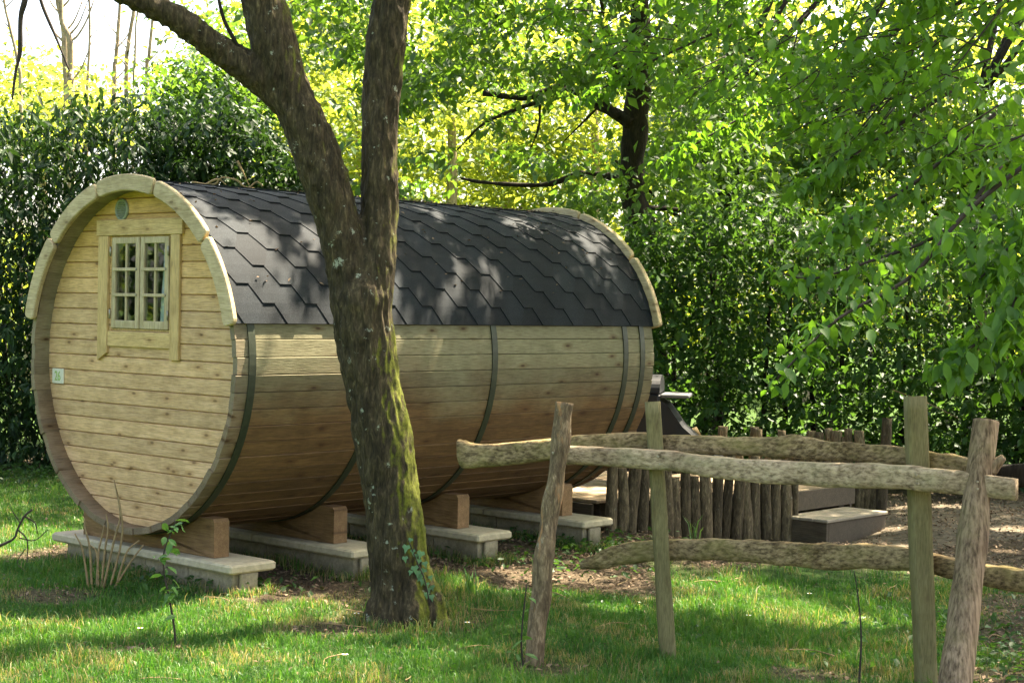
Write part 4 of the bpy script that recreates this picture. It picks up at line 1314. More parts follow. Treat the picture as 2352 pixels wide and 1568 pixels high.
# ---- tree behind the cabin with the dark trunk and long limbs to the left
MY = 18.6
mt = at(1490, 900, MY); mt.z = 0
mtree = empty('maple_tree', mt, 0, 'dark-trunked leafy tree behind the cabin, long limbs reaching left', 'tree')
lpart('trunk', mtree, [(mt.x + .1, mt.y, -.2), at(1492, 760, MY), at(1480, 560, MY), at(1452, 420, MY), at(1462, 250, MY), at(1470, 60, MY), at(1468, -250, MY)], [.22, .19, .17, .14, .14, .12, .07], M['bark_dark'], 60, 14, .03)
LB = [([(1452, 285), (1415, 262), (1360, 232), (1290, 200), (1210, 225), (1110, 215)], .075), ([(1290, 205), (1240, 232), (1190, 250), (1110, 285), (1050, 345)], .035), ([(1455, 430), (1400, 405), (1330, 400), (1250, 425), (1120, 420), (1060, 410)], .045),
      ([(1420, 270), (1360, 210), (1290, 205), (1250, 215)], .04), ([(1470, 480), (1540, 480), (1640, 500)], .04), ([(1468, 210), (1380, 120), (1320, 60), (1240, -20)], .05), ([(1240, 240), (1235, 300), (1200, 380)], .02),
      ([(1470, 120), (1560, 60), (1650, -30)], .04), ([(1380, 240), (1330, 290), (1290, 330)], .016), ([(1380, -60), (1384, 20), (1380, 60)], .05), ([(1130, 70), (1200, 20), (1240, -40)], .012), ([(1270, 100), (1330, 40), (1380, -20)], .012)]
for pl, r_ in LB:
    lpart('limb', mtree, [at(a, b, MY + (.12 * k - .1)) for k, (a, b) in enumerate(pl)], [r_, r_ * .35], M['bark_dark'], 24, 7, r_ * .3)
HOLES = [(1080, 280, 105), (1060, 410, 90), (960, 290, 60), (1150, 455, 50), (1330, 290, 65), (1390, 340, 45), (800, 230, 60), (1260, 430, 45), (980, 70, 60), (1450, 30, 50), (800, 380, 60), (1240, 300, 50), (1560, 330, 40), (1180, 120, 40), (1300, 90, 30)]
x, y, d = screen_pts(450, (640, 1720), (-260, 475), (14.8, 20.2))
keep = np.ones(len(x), bool)
for hx, hy, hr in HOLES: keep &= np.hypot(x - hx, y - hy) > hr * rng.uniform(.7, 1.3, len(x))
keep &= ~((x < 800) & (y > 150))
keep &= ~((np.abs(x - 1466) < 62) & (y > 150) & (d < 18.9) & (rng.uniform(0, 1, len(x)) < .72))
keep &= ~((y > 190) & (y < 300) & (x > 1080) & (x < 1440) & (d < 18.9) & (rng.uniform(0, 1, len(x)) < .45))
C = to_world(x[keep], y[keep], d[keep])
put('crown', leaf_mesh('crown', gaps(sprays(C, (.42, .5, .13), 62)), .12, T_TRI2, M['leaf_maple'], .55, .45), mtree)
x, y, d = screen_pts(120, (500, 2100), (-900, -260), (15.5, 21)); C = to_world(x, y, d)
twigs(mtree, C, len(C), .5, .008, (.6, .3, .2), M['bark_dark'])
# unseen leaf sprays added up-sun of the cabin to shade its roof
x2 = rng.uniform(-.5, L + .8, 230); s2 = rng.uniform(-1.3, 1.4, 230); h2 = rng.uniform(5.6, 8.8, 230)
x2[:70] = rng.uniform(-.4, 1.5, 70); s2[:70] = rng.uniform(-.2, 1.5, 70)
C2 = np.array([CAB @ Vector((s_, t_, 2.3)) for s_, t_ in zip(s2, x2)])
C2 = C2 + np.outer((h2 - 2.3) / sd.z, np.array(sd))
C = np.concatenate([C, C2])
put('crown', leaf_mesh('crown', gaps(sprays(C, (.6, .6, .25), 75)), .12, T_TRI2, M['leaf_maple'], .5, .5), mtree)

# ---- hedges
def hedge_leaves(n, px, Y, top, bottom, size, tmpl, mat, droop, front_bias=1.5, tintf=None, holes=()):
    x = rng.uniform(*px, n * 2)
    u = rng.uniform(0, 1, n * 2) ** front_bias
    d = Y[0] + u * (Y[1] - Y[0])
    bump = 20 * np.sin(x * .021) + 15 * np.sin(x * .057 + 1) + 9 * np.sin(x * .13) + 6 * np.sin(x * .29 + 2)
    tp = np.interp(x, [p[0] for p in top], [p[1] for p in top]) + bump + rng.normal(0, 1, n * 2) * rng.uniform(6, 30, n * 2)
    bt = np.interp(x, [p[0] for p in bottom], [p[1] for p in bottom])
    y = tp + (bt - tp) * rng.uniform(0, 1, n * 2)
    # clumps: push leaves out on lobes
    lob = .42 * np.sin(x * .045 + y * .03) * np.sin(y * .06 - x * .02)
    d = d + lob
    k = np.ones(n * 2, bool)
    for hx, hy, hr in holes: k &= ~((np.hypot(x - hx, y - hy) < hr) & (rng.uniform(0, 1, n * 2) < .6))
    idx = np.nonzero(k)[0][:n]
    return to_world(x[idx], y[idx], d[idx])

hl = at(150, 1090, 17.9); hl.z = 0
hedge = empty('laurel_hedge', hl, 0, 'tall dark glossy laurel hedge left of and behind the cabin', 'hedge')
P = hedge_leaves(26000, (-260, 470), (17.2, 18.9), [(-260, 245), (0, 250), (120, 235), (220, 262), (330, 225), (470, 260)], [(-260, 1095), (470, 1085)], .135, T_LANCE, None, .7)
dist = P[:, 1]
o_ = np.argsort(dist + rng.uniform(0, .25, len(P)))
laurel1 = single_leaf_mesh('leaf', M['leaf_laurel1'], (np.array([(x * 1.0, y * .72, z) for x, y, z in _f], float), T_FINE[1]))
leaf_objs(hedge, P[o_[:240]], .14, laurel1, .75)
put('foliage', leaf_mesh('foliage', P[o_[240:]], .13, T_LANCE, M['leaf_laurel'], .7, .55), hedge, kind='stuff')
for i in range(9):
    p = at(-200 + i * 78, 1090, 18.2); 
    lpart('stem', hedge, [(p.x, p.y, -.1), (p.x + random.uniform(-.2, .2), p.y, 1.2), (p.x + random.uniform(-.4, .4), p.y, 3.0)], [.035, .02, .008], M['twig'], 10, 6)
# the hedge's return along the left side of the lawn (outside the picture, mirrored in the panes)
n_ = 9000
P = np.stack([rng.uniform(-10.6, -9.4, n_), rng.uniform(9.5, 17.5, n_), rng.uniform(.1, 3.4, n_)], 1)
hr_ = empty('laurel_hedge', (-10, 13, 0), 0, 'side arm of the laurel hedge mirrored in the cabin window', 'hedge')
put('foliage', leaf_mesh('foliage', P, .2, T_LANCE, M['leaf_laurel'], .7, .55), hr_, kind='stuff')

eb = at(560, 1000, 18.6); eb.z = 0
ebush = empty('evergreen_bush', eb, 0, 'dark evergreen bush rising behind the shingled roof, left of forked trunk', 'bush')
P = hedge_leaves(24000, (330, 790), (17.6, 19.4), [(330, 262), (380, 240), (450, 232), (540, 245), (600, 270), (650, 310), (700, 370), (790, 420)], [(330, 900), (790, 900)], .09, T_TRI2, None, .6)
put('foliage', leaf_mesh('foliage', P, .10, T_TRI2, M['leaf_laurel'], .6, .55), ebush, kind='stuff')
lpart('stem', ebush, [(eb.x, eb.y, -.1), (eb.x + .1, eb.y, 1.5), (eb.x - .2, eb.y, 3.3)], [.07, .05, .02], M['bark_dark'], 12, 8)

sh = at(1900, 1060, 17.8); sh.z = 0
shedge = empty('shrub_hedge', sh, 0, 'dense green hedge behind the log palisade and rail fence', 'hedge')
holes_b = [(1600, 955, 22), (1650, 965, 26), (1700, 950, 22), (1740, 935, 24), (1800, 955, 26), (1850, 960, 22), (1900, 955, 20), (1960, 965, 22), (2060, 960, 18), (1690, 900, 14), (1760, 990, 18)]
P = hedge_leaves(39000, (1440, 2620), (17.0, 18.9), [(1440, 520), (1600, 480), (1800, 460), (2000, 500), (2200, 470), (2620, 450)], [(1440, 1050), (1800, 1050), (2000, 1060), (2200, 1110), (2620, 1125)], .075, T_TRI2, None, .6, holes=holes_b)
o_ = np.argsort(P[:, 1] + rng.uniform(0, .3, len(P)))
fr_ = P[:, 1] < 17.30
P = np.concatenate([P[fr_], gaps(P[~fr_], .12)])
put('foliage', leaf_mesh('foliage', P, .108, T_TRI2, M['leaf_hedge'], .55, .5), shedge, kind='stuff')
for i in range(15):
    p = at(1480 + i * 66 + random.uniform(-20, 20), 1000, 17.9 + random.uniform(-.3, .5))
    a, b = random.uniform(-.3, .3), random.uniform(-.3, .3)
    lpart('stem', shedge, [(p.x, p.y, -.1), (p.x + a * .4, p.y, .8), (p.x + a, p.y + b, 2.6)], [.04, .03, .01], M['bark_dark'], 10, 6)
for pl in ([(2180, 830), (2230, 800), (2290, 760)], [(2220, 850), (2240, 820), (2262, 770)], [(2050, 895), (2130, 925), (2200, 960)], [(2250, 740), (2300, 800), (2330, 850)]):
    lpart('twig', shedge, [at(a, b, 16.9) for a, b in pl], [.008, .004], M['drystem'], 10, 5)

# ---- trees in the second row on the right
for k, (pxc, pyc, wx, wy, Y, n_, lab) in enumerate((
        (1640, 380, 150, 210, 22.0, 95, 'mid green tree just right of the dark trunk, above the hedge'),
        (1900, 330, 170, 230, 23.5, 100, 'sunlit pale tree above the middle of the right-hand hedge'),
        (2230, 360, 200, 230, 22.5, 110, 'leafy tree above the hedge behind the leaning bark post'),
        (500, 190, 105, 105, 21.5, 60, 'loose mid green tree above the dark evergreen bush, left of the trunk fork'))):
    b_ = at(pxc, 800, Y); b_.z = 0
    t_ = empty('hedgerow_tree', b_, 0, lab, 'tree', 'trees behind the hedge')
    top_ = at(pxc + 20, pyc - wy * .6, Y)
    lpart('trunk', t_, [(b_.x, b_.y, -.2), ((b_.x + top_.x) / 2 + .1, b_.y, top_.z / 2), tuple(top_)], [.12, .10, .04], M['bark_dark'], 18, 9, .01)
    g = rng.normal(0, .55, (n_, 3)) * (wx, wy, 1.2)
    C = to_world(pxc + g[:, 0], pyc + g[:, 1], Y + g[:, 2])
    put('crown', leaf_mesh('crown', sprays(C, (.5, .5, .22), 90), .115, T_TRI2, M['leaf_maple'], .5, .5), t_)
    if pxc > 1500:
        # boughs added out of view overhead, to shade this tree and the hedge
        m2 = 210
        CU = np.stack([b_.x + 3.2 + rng.uniform(-2.6, 2.6, m2), Y + 2.6 + rng.uniform(-2.4, 2.4, m2), rng.uniform(8.2, 12.5, m2)], 1)
        CU = np.concatenate([CU[:90], above(C[rng.integers(0, len(C), 130)], 8.6, 12.5)])
        put('foliage', leaf_mesh('foliage', gaps(sprays(CU, (.9, .9, .4), 60)), .17, T_TRI2, M['leaf_maple'], .4, .5), t_, kind='stuff')
        for q in range(4): lpart('limb', t_, [tuple(top_), tuple((np.array(top_) + CU[q * 5]) / 2), tuple(CU[q * 5])], [.05, .03, .015], M['bark_dark'], 8, 6)
    for q in range(5):
        c = C[q * 7]
        lpart('limb', t_, [((b_.x + top_.x) / 2, b_.y, max(1.6, c[2] - 1.2)), tuple(c)], [.04, .012], M['bark_dark'], 8, 6)

# ---- sunlit trees beyond
FT = [(640, 100, 190, 260, 30, 'yellow-green sunlit tree seen between limb and stem of the forked trunk'), (790, 330, 150, 190, 34, 'sunlit yellow tree glimpsed in the fork of the mossy trunk'),
      (1000, 160, 190, 260, 33, 'bright backlit tree right of the upright stem'), (1130, 380, 190, 160, 36, 'yellow backlit tree low above the shingled roof'),
      (1330, 200, 170, 280, 35, 'bright tree behind the dark trunk, to its left'), (1620, 200, 190, 280, 37, 'bright tree behind the dark trunk, to its right'),
      (1850, 420, 200, 200, 34, 'sunlit pale tree showing through the hanging branches'), (2150, 300, 220, 280, 38, 'bright far tree behind upper right hanging leaves'),
      (60, 250, 150, 110, 32, 'sparse yellow-green tree at the bright left corner of the wood'), ]
for (pxc, pyc, wx, wy, Y, lab) in FT:
    b_ = at(pxc, 760, Y); b_.z = 0
    t_ = empty('woodland_tree', b_, 0, lab, 'tree', 'sunlit trees beyond the garden')
    top_ = at(pxc + 30, pyc - wy * .5, Y)
    lpart('trunk', t_, [(b_.x, b_.y, -.2), ((b_.x + top_.x) / 2 + .2, b_.y, top_.z / 2), tuple(top_)], [.14, .11, .04], M['bark_pale'], 14, 8)
    n_ = 100 if pxc > 200 else 70
    g = rng.normal(0, .6, (n_, 3)) * (wx, wy, 2.0)
    C = to_world(pxc + g[:, 0], pyc + g[:, 1], Y + g[:, 2])
    if pxc < 300:
        C = C[(pyc + g[:, 1]) > 60 + (g[:, 0] + 60) * .45]
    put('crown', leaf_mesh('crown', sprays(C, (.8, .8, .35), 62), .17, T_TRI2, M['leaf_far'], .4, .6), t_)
# far wood and undergrowth, one mass
x = rng.uniform(-200, 2700, 15000); y = rng.uniform(520, 800, 15000); d = rng.uniform(36, 48, 15000)
P = to_world(x, y, d)
x = rng.uniform(560, 2700, 16000); y = rng.uniform(-120, 600, 16000); d = rng.uniform(42, 50, 16000)
P = np.concatenate([P, to_world(x, y, d)])
# unseen belt of leaves added behind the viewpoint to block low sky light
m_ = 15000
az_ = np.radians(rng.uniform(95, 335, m_)); rd_ = rng.uniform(19, 25, m_)
hz_ = 7.0 + 1.5 * np.sin(az_ * 9) + 1.0 * np.sin(az_ * 23)
P = np.concatenate([P, np.stack([rd_ * np.sin(az_), 6 + rd_ * np.cos(az_), rng.uniform(.05, 1, m_) * hz_], 1)])
P = P[P[:, 2] > .05]
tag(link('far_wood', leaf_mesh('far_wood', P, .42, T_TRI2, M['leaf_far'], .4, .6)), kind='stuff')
P = to_world(*screen_pts(9000, (-100, 380), (130, 330), (22, 27)))
k_ = rng.uniform(0, 1, len(P)) < np.clip((4.6 - P[:, 2]) / 1.2 + .25, 0.05, 1)
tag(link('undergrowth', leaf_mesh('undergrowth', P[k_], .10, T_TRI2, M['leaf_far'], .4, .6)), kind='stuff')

# ---- thin bare trees at the upper left
BT = [([(48, 260), (40, 140), (22, 60), (5, -40)], .025, 24, 'leaning thin bare trunk at the left edge of the bright sky'),
      ([(155, 260), (150, 150), (146, 60), (128, -40)], .055, 26, 'pale thicker bare trunk left of the sapling with the fork'),
      ([(163, 260), (162, 170), (160, 90), (142, 50), (138, -40)], .05, 25, 'forked pale sapling trunk against the white sky'),
      ([(200, 260), (202, 170), (206, 80), (203, -40)], .022, 25, 'thin bare pole just right of the forked pale sapling'),
      ([(262, 230), (266, 140), (272, 60), (274, -40)], .034, 27, 'slender straight bare trunk in the middle of the bright gap'),
      ([(290, 210), (294, 110), (308, 20), (312, -40)], .034, 28, 'slender leaning bare trunk right of the straight one'),
      ([(306, 240), (310, 140), (312, 60), (318, -40)], .016, 24, 'thinnest bare pole beside the leaning one'),
      ([(336, 220), (342, 130), (350, 50), (356, -40)], .03, 28, 'bare trunk nearest the limb of the forked tree')]
for pl, r_, Y, lab in BT:
    b_ = at(pl[0][0], 700, Y); b_.z = 0
    t_ = empty('bare_sapling', b_, 0, lab, 'tree', 'thin bare trees at the upper left')
    lpart('trunk', t_, [(b_.x, b_.y, -.1)] + [at(a, b, Y) for a, b in pl] + [at(pl[-1][0] - 20, -400, Y)], [r_ * 1.3, r_, r_ * .8, r_ * .5], M['bark_pale'], 24, 7)
    for q in range(3):
        f = random.uniform(0, 200); sgn = random.choice((-1, 1))
        xx = np.interp(f, [p[1] for p in pl[::-1]], [p[0] for p in pl[::-1]])
        lpart('branch', t_, [at(xx, f, Y), at(xx + sgn * 25, f - 30, Y), at(xx + sgn * 50, f - 95, Y)], [r_ * .4, r_ * .25, r_ * .1], M['bark_pale'], 8, 5)
lpart('branch', t_, [at(163, 95, 25), at(180, 80, 25), at(200, 45, 25), at(216, 0, 25)], [.02, .015, .01], M['bark_pale'], 10, 5)
db_ = at(80, 400, 15.0)
V, F = tube([at(90, -420, 15.4), at(70, -200, 15.2), at(60, -20, 15), at(48, 40, 15), at(46, 120, 15), at(36, 165, 15), at(28, 230, 15)], [.05, .04, .028, .024, .02, .014, .006], 36, 7, .006)
br = empty('hanging_branch', at(48, 40, 15), 0, 'dark bare branch hanging in front of the bright left corner', 'branch')
mesh('stem', [tuple(Vector(v) - br.location) for v in V], F, M['twig'], br, True)
V, F = tube([at(160, 165, 15), at(130, 90, 15), at(100, 20, 15), at(85, -30, 15)], [.006, .012, .016, .02], 16, 6, .003)
mesh('stem', [tuple(Vector(v) - br.location) for v in V], F, M['twig'], br, True)

# ------------------------------------------------------------------ ivy on the trunk (parts of the tree), climbing stem
ivy_t = (np.array([(0, 0, 0), (-.12, .30, .03), (.22, .50, .0), (.42, .24, .05), (1, 0, -.05), (.42, -.24, .05), (.22, -.50, 0), (-.12, -.30, .03), (.25, 0, .06)], float), [(0, 1, 8), (1, 2, 8), (2, 3, 8), (3, 4, 8), (4, 5, 8), (5, 6, 8), (6, 7, 8), (7, 0, 8)])
ivym = single_leaf_mesh('ivy_leaf', M['leaf_ivy1'], ivy_t)
IV = [(944, 1236), (934, 1252), (948, 1262), (930, 1278), (955, 1272), (962, 1284), (968, 1266), (952, 1300), (960, 1310), (968, 1318), (975, 1306), (972, 1330), (980, 1338), (988, 1322), (984, 1350), (992, 1344), (978, 1360), (990, 1366), (944, 1310), (975, 1290)]
for (a, b) in IV:
    p = at(a, b, TY - .19 + random.uniform(-.012, .012) + (a - 925) * .0011)
    o = link('ivy_leaf', ivym, ftree)
    d = Vector((random.uniform(-.5, .5), -.35, -1)).normalized(); nrm = Vector((random.uniform(-.3, .3), -1, .35)).normalized()
    wv = nrm.cross(d).normalized(); nn_ = d.cross(wv); s = random.uniform(.030, .05)
    o.matrix_local = Matrix.Translation(p - ftree.location) @ Matrix((d * s, wv * s, nn_ * s)).transposed().to_4x4()
lpart('ivy_stem', ftree, [at(938, 1240, TY - .18), at(958, 1290, TY - .17), at(975, 1330, TY - .16), at(988, 1390, TY - .15)], [.003, .004], M['twig'], 14, 5)

# ------------------------------------------------------------------ small plants on the lawn
sapm = single_leaf_mesh('leaf', M['leaf_sap1'])
def sapling(pts, Y, label, nleaf, tops_, rad=(.007, .003)):
    P = [at(a, b, Y) for a, b in pts]
    P[0].z = float(gh(P[0].x, P[0].y)) - .03
    root = empty('young_sapling', P[0], 0, label, 'sapling')
    lpart('stem', root, P, rad, M['twig'], 26, 6)
    S = spline([tuple(p) for p in P], 60)
    pts_ = [S[int(random.uniform(*tops_) * 59)] + rng.normal(0, .035, 3) for _ in range(nleaf)]
    leaf_objs(root, pts_, .065, sapm, .3)
    return root
sapling([(404, 1500), (400, 1440), (388, 1370), (378, 1320), (376, 1270), (392, 1225), (404, 1195)], 8.75, 'slim young sapling with small green leaves in front of the window end', 40, (.25, 1.0))
sapling([(1972, 1560), (1978, 1470), (1972, 1380), (1962, 1310)], 7.95, 'leafless thin dark sapling stem in front of the lower rail', 5, (.3, .9), (.006, .002))
sapling([(1206, 1560), (1198, 1490), (1200, 1430), (1210, 1340)], 8.35, 'thin climbing stem beside the foot of the leaning bark post', 9, (.2, 1.0), (.006, .003))

dsr = ground_at(250, 1305)
ds = empty('dead_shrub', dsr, 0, 'clump of dry bare stems in front of the first footing', 'shrub')
DS = [[(235, 1310), (262, 1240), (276, 1180), (262, 1102)], [(250, 1310), (280, 1235), (276, 1165), (266, 1120)], [(232, 1308), (240, 1270), (248, 1215), (244, 1180)], [(212, 1305), (206, 1260), (196, 1215), (194, 1190)], [(222, 1305), (226, 1270), (232, 1240), (240, 1205)],
      [(205, 1305), (190, 1265), (172, 1225)], [(228, 1300), (222, 1272), (205, 1250)], [(262, 1310), (290, 1270), (320, 1240)], [(255, 1312), (300, 1290), (330, 1250)]]
for pl in DS:
    P = [at(a, b, 10.12 + .03 * i) for i, (a, b) in enumerate(pl)]
    P[0].z = float(gh(P[0].x, P[0].y)) - .03
    lpart('stem', ds, P, [.008, .006, .004], M['drystem'], 14, 6)
tw = at(0, 1250, 8.6)
dt = empty('dry_twig', ground_at(-60, 1400), 0, 'crooked dark dry twig poking in from the left edge over the lawn', 'twig')
for pl, r_ in (([(-70, 1300), (-20, 1262), (30, 1238), (40, 1215), (56, 1185), (74, 1170)], .011), ([(40, 1215), (62, 1240), (62, 1290)], .006), ([(56, 1185), (80, 1200), (86, 1225)], .005), ([(45, 1235), (80, 1240), (110, 1215)], .004), ([(46, 1200), (28, 1172), (24, 1165)], .004), ([(58, 1260), (40, 1290), (56, 1310)], .003)):
    lpart('stem', dt, [at(a, b, 9.0) for a, b in pl], [r_, r_ * .5], M['twig'], 14, 6, r_ * .4)
lpart('stem', dt, [ground_at(-110, 1400) - Vector((0, 0, .03)), at(-100, 1350, 9.0), at(-70, 1300, 9.0)], [.013, .011], M['twig'], 8, 6)
bb_ = at(520, 430, 14.6)
bt = empty('bare_branch', bb_, 0, 'pale bare twigs showing behind the ridge of the shingled roof', 'branch')
for pl in ([(440, 418), (490, 425), (510, 408), (545, 415), (560, 428), (600, 436)], [(545, 370), (560, 400), (574, 430)], [(574, 430), (590, 418), (604, 428)], [(470, 425), (500, 412), (520, 425)], [(600, 440), (650, 442), (690, 446)]):
    lpart('stem', bt, [at(a, b, 14.4) for a, b in pl], [.010, .006], M['drystem'], 16, 5, .004)
# stems that carry them down behind the cabin
lpart('stem', bt, [at(574, 428, 14.4), at(560, 700, 14.5), at(560, 1230, 14.6)], [.010, .016, .02], M['drystem'], 14, 6)

# daisies
for k, ((a, b), lab) in enumerate((((819, 1429), 'white daisy just left of the foot of the mossy trunk'), ((1073, 1450), 'white daisy just right of the foot of the mossy trunk'), ((792, 1526), 'white daisy near the bottom edge, left of the trunk'),
                        ((322, 1464), 'white daisy left of the young sapling'), ((1719, 1433), 'white daisy under the fence between the two square posts'), ((1859, 1381), 'white daisy under the fence closest to its second square post'))):
    p = ground_at(a, b)
    dz = empty('daisy', p, 0, lab, 'flower', 'daisies in the lawn')
    V = []; F = []
    for j in range(12):
        a_ = 2 * math.pi * j / 12; c, s = math.cos(a_), math.sin(a_); t_ = .004
        n0 = len(V)
        V += [(c * .004 - s * t_, s * .004 + c * t_, .052), (c * .004 + s * t_, s * .004 - c * t_, .052), (c * .016 + s * t_ * .7, s * .016 - c * t_ * .7, .054), (c * .016 - s * t_ * .7, s * .016 + c * t_ * .7, .054)]
        F.append((n0, n0 + 1, n0 + 2, n0 + 3))
    if k == 0: wm = plain('daisy petal', (.8, .8, .78), .6, 0, .02); ym = plain('daisy eye', (.7, .5, .05), .7, 0, .05)
    mesh('petals', V, F, wm, dz)
    V, F = tube([(0, 0, .05), (0, 0, .057)], [.005, .004], 2, 8); mesh('eye', V, F, ym, dz)
    V, F = tube([(0, 0, -.01), (0, 0, .05)], [.001], 2, 4); mesh('stem', V, F, M['leaf_ivy1'], dz)

# ------------------------------------------------------------------ grass, litter, ground ivy
def blades(n, xr, yr, hmin, hmax, wid, wedge=True, pts=None, dryp=None):
    x = rng.uniform(*xr, n); y = rng.uniform(*yr, n)
    if pts is not None: x, y = pts
    if wedge:
        k = np.abs(x) < y * .315 + .25
        x, y = x[k], y[k]
    g = lawn(x, y)
    k = rng.uniform(0, 1, len(x)) < g ** 1.3
    if dryp is not None: k[:] = True; g = np.maximum(g, .7)
    x, y, g = x[k], y[k], g[k]
    n = len(x)
    patch = wob(x * .9 + 3, y * .9, 1.3) * .5 + wob(x + 7, y - 3, 3.1) * .3
    patch = patch + .35 * wob(x - 1, y + 2, 7.0)
    h = rng.uniform(hmin, hmax, n) * np.clip(1 + .6 * patch, .35, 2) * (.45 + .55 * g)
    tint = np.clip(.34 + .26 * patch + rng.normal(0, .18, n), 0, .74)
    dry = rng.uniform(0, 1, n) < np.clip(.14 + .42 * (wob(x - 2, y + 1, 1.9) - .15) + .25 * wob(x, y - 4, 5.0) + .5 * (1 - g), .04, .85)
    if dryp is not None: dry = rng.uniform(0, 1, n) < dryp
    tint = np.where(dry, rng.uniform(.78, 1, n), tint)
    az = rng.uniform(0, 6.283, n); ln = rng.uniform(.15, .95, n)
    dx, dy = np.cos(az), np.sin(az)
    z = gh(x, y) - .004
    w2 = wid * rng.uniform(.6, 1.3, n)
    fa = rng.uniform(0, 6.283, n); fx, fy = np.cos(fa) * w2, np.sin(fa) * w2
    B = np.stack([x, y, z], 1)
    m1 = B + np.stack([dx * ln * h * .30, dy * ln * h * .30, h * .6], 1)
    tp = B + np.stack([dx * ln * h * .95, dy * ln * h * .95, h * (1.05 - .45 * ln)], 1)
    Wv = np.stack([fx, fy, np.zeros(n)], 1)
    V = np.stack([B - Wv, B + Wv, m1 - Wv * .7, m1 + Wv * .7, tp], 1)
    F = np.array([(0, 1, 3), (0, 3, 2), (2, 3, 4)])
    FF = (np.arange(n)[:, None, None] * 5 + F[None]).reshape(-1, 3)
    return V.reshape(-1, 3), FF, np.repeat(tint, 5)
V1, F1, t1 = blades(270000, (-4.2, 4.2), (6.9, 11.2), .024, .066, .0022)
V2, F2, t2 = blades(110000, (-6.6, .3), (10.6, 17.4), .03, .065, .0026)
V3, F3, t3 = blades(16000, (-4.0, 4.0), (6.9, 13.5), .06, .11, .002)
cx_ = rng.uniform(-3.6, 3.4, 420); cy_ = rng.uniform(7.1, 12.5, 420)
kc = lawn(cx_, cy_) > .35
cx_, cy_ = np.repeat(cx_[kc], 34), np.repeat(cy_[kc], 34)
V4, F4, t4 = blades(10, (0, 1), (0, 1), .05, .125, .0024, pts=(cx_ + rng.normal(0, .035, len(cx_)), cy_ + rng.normal(0, .035, len(cx_))))
# rough grass against the footings and round the trunk
ex = []; ey = []
for fi, t in enumerate(CR):
    s_ = rng.uniform(-1.0, 1.05, 900); d_ = t + .06 - .125 - np.abs(rng.normal(0, .07, 900))
    ex.append(CX + SX[0] * s_ + AX[0] * d_); ey.append(CY + SX[1] * s_ + AX[1] * d_)
    s_ = 1.02 + np.abs(rng.normal(0, .06, 260)); d_ = t + rng.uniform(-.1, .2, 260)
    ex.append(CX + SX[0] * s_ + AX[0] * d_); ey.append(CY + SX[1] * s_ + AX[1] * d_)
a_ = rng.uniform(0, 6.283, 1500); r_ = .23 + np.abs(rng.normal(0, .09, 1500))
ex.append(base.x + .02 + r_ * np.cos(a_)); ey.append(base.y + .12 + r_ * np.sin(a_))
V5, F5, t5 = blades(10, (0, 1), (0, 1), .05, .13, .0024, pts=(np.concatenate(ex), np.concatenate(ey)), dryp=.45)
allb = [(V1, F1, t1), (V2, F2, t2), (V3, F3, t3), (V4, F4, t4), (V5, F5, t5)]
off_ = np.cumsum([0] + [len(v[0]) for v in allb])
VV = np.concatenate([v[0] for v in allb]); FF = np.concatenate([v[1] + o for v, o in zip(allb, off_)]); tt = np.concatenate([v[2] for v in allb])
tag(link('grass', fast_mesh('grass', VV, FF, M['grass'], tt)), kind='stuff')

def tuft(px, py, n, h, label):
    p = ground_at(px, py)
    root = empty('grass_tuft', p, 0, label, 'plant')
    me_v = []; 
    for i in range(n):
        a = random.uniform(0, 6.28); l_ = random.uniform(.5, 1) * h; b0 = Vector((random.gauss(0, .03), random.gauss(0, .03), -.01)); le = random.uniform(.1, .6)
        d = Vector((math.cos(a), math.sin(a), 0)); s = Vector((-d.y, d.x, 0)) * .006
        m1 = b0 + d * le * l_ * .4 + Vector((0, 0, l_ * .65)); t_ = b0 + d * le * l_ + Vector((0, 0, l_ * .9))
        me_v.append([b0 - s, b0 + s, m1 - s * .8, m1 + s * .8, t_])
    for q in me_v:
        o = mesh('blade', q, [(0, 1, 3, 2), (2, 3, 4)], M['leaf_sap1'], root)
tuft(1078, 1365, 22, .22, 'tuft of tall grass blades right of the mossy trunk foot')
tuft(1592, 1248, 10, .26, 'tall grass blades in front of the near log palisade')

# dead leaves where no grass grows
n = 110000
x = rng.uniform(-5, 6.5, n); y = rng.uniform(7, 17, n)
k = (np.abs(x) < y * .33 + .3) & (rng.uniform(0, 1, n) < (1 - lawn(x, y)) ** 1.5 * .5 + .02)
x, y = x[k], y[k]
P = np.stack([x, y, gh(x, y) + .008 + rng.uniform(0, .012, len(x))], 1)
tag(link('leaf_litter', leaf_mesh('leaf_litter', P, .036, T_TRI2, M['litter'], .0, .35)), kind='stuff')
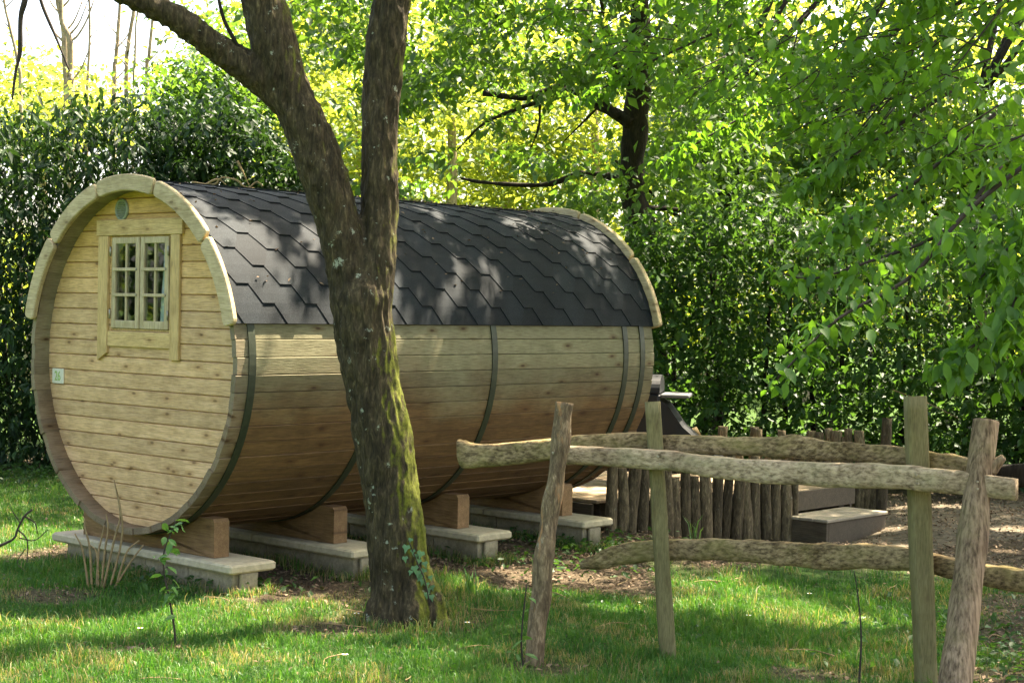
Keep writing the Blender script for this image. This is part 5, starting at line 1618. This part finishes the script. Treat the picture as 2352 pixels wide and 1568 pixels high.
# fallen leaves and debris on the roof ridge
n = 700
t_ = rng.uniform(1.2, L, n); a = rng.normal(0, .10, n)
a[:150] = rng.uniform(-.2, 1.15, 150); t_[:150] = rng.uniform(.05, L - .05, 150)
P = np.array([CAB @ Vector((1.124 * math.sin(q), tt_, ZC + 1.124 * math.cos(q) + .004)) for q, tt_ in zip(a, t_)])
tag(link('roof_litter', leaf_mesh('roof_litter', P, .028, T_TRI2, M['litter'], .0, .4)), kind='stuff')
# ground ivy and weeds: by the palisade, under the rail on the right, at the hedge foot
PI_ = []
for (xa, ya, sx_, sy_, n) in ((.55, 12.35, .35, .25, 500), (3.1, 8.9, .5, .7, 1200), (-4.6, 16.6, .9, .35, 1600), (-1.9, 10.2, .35, .12, 250), (.35, 11.4, .4, .3, 260), (2.75, 8.0, .25, .4, 500)):
    x = rng.normal(xa, sx_, n); y = rng.normal(ya, sy_, n)
    PI_.append(np.stack([x, y, gh(x, y) + rng.uniform(.01, .10, n)], 1))
x = rng.uniform(-3.4, 3.2, 9000); y = rng.uniform(7.1, 12.5, 9000)
k = (lawn(x, y) > .3) & (wob(x + 4, y, 2.2) > .1) & (rng.uniform(0, 1, 9000) < .5)
tag(link('clover', leaf_mesh('clover', np.stack([x[k], y[k], gh(x[k], y[k]) + rng.uniform(.02, .05, k.sum())], 1), .026, T_TRI2, M['leaf_hedge'], .0, .4)), kind='stuff')
# fallen twigs
V_ = []; F_ = []
for i in range(70):
    x, y = random.uniform(-3.2, 3.2), random.uniform(7.6, 12.8); a_ = random.uniform(0, 6.28); l_ = random.uniform(.06, .3)
    z = float(gh(x, y)) + random.uniform(.012, .03)
    V, F = tube([(x, y, z), (x + math.cos(a_) * l_ * .5, y + math.sin(a_) * l_ * .5, z + random.uniform(0, .02)), (x + math.cos(a_ + .3) * l_, y + math.sin(a_ + .3) * l_, z)], [.004, .003, .002], 6, 5)
    o = len(V_); V_ += V; F_ += [tuple(j + o for j in f) for f in F]
tag(mesh('twig_litter', V_, F_, M['drystem']), kind='stuff')
tag(link('ground_cover', leaf_mesh('ground_cover', np.concatenate(PI_), .055, T_TRI2, M['leaf_hedge'], .2, .5)), kind='stuff')
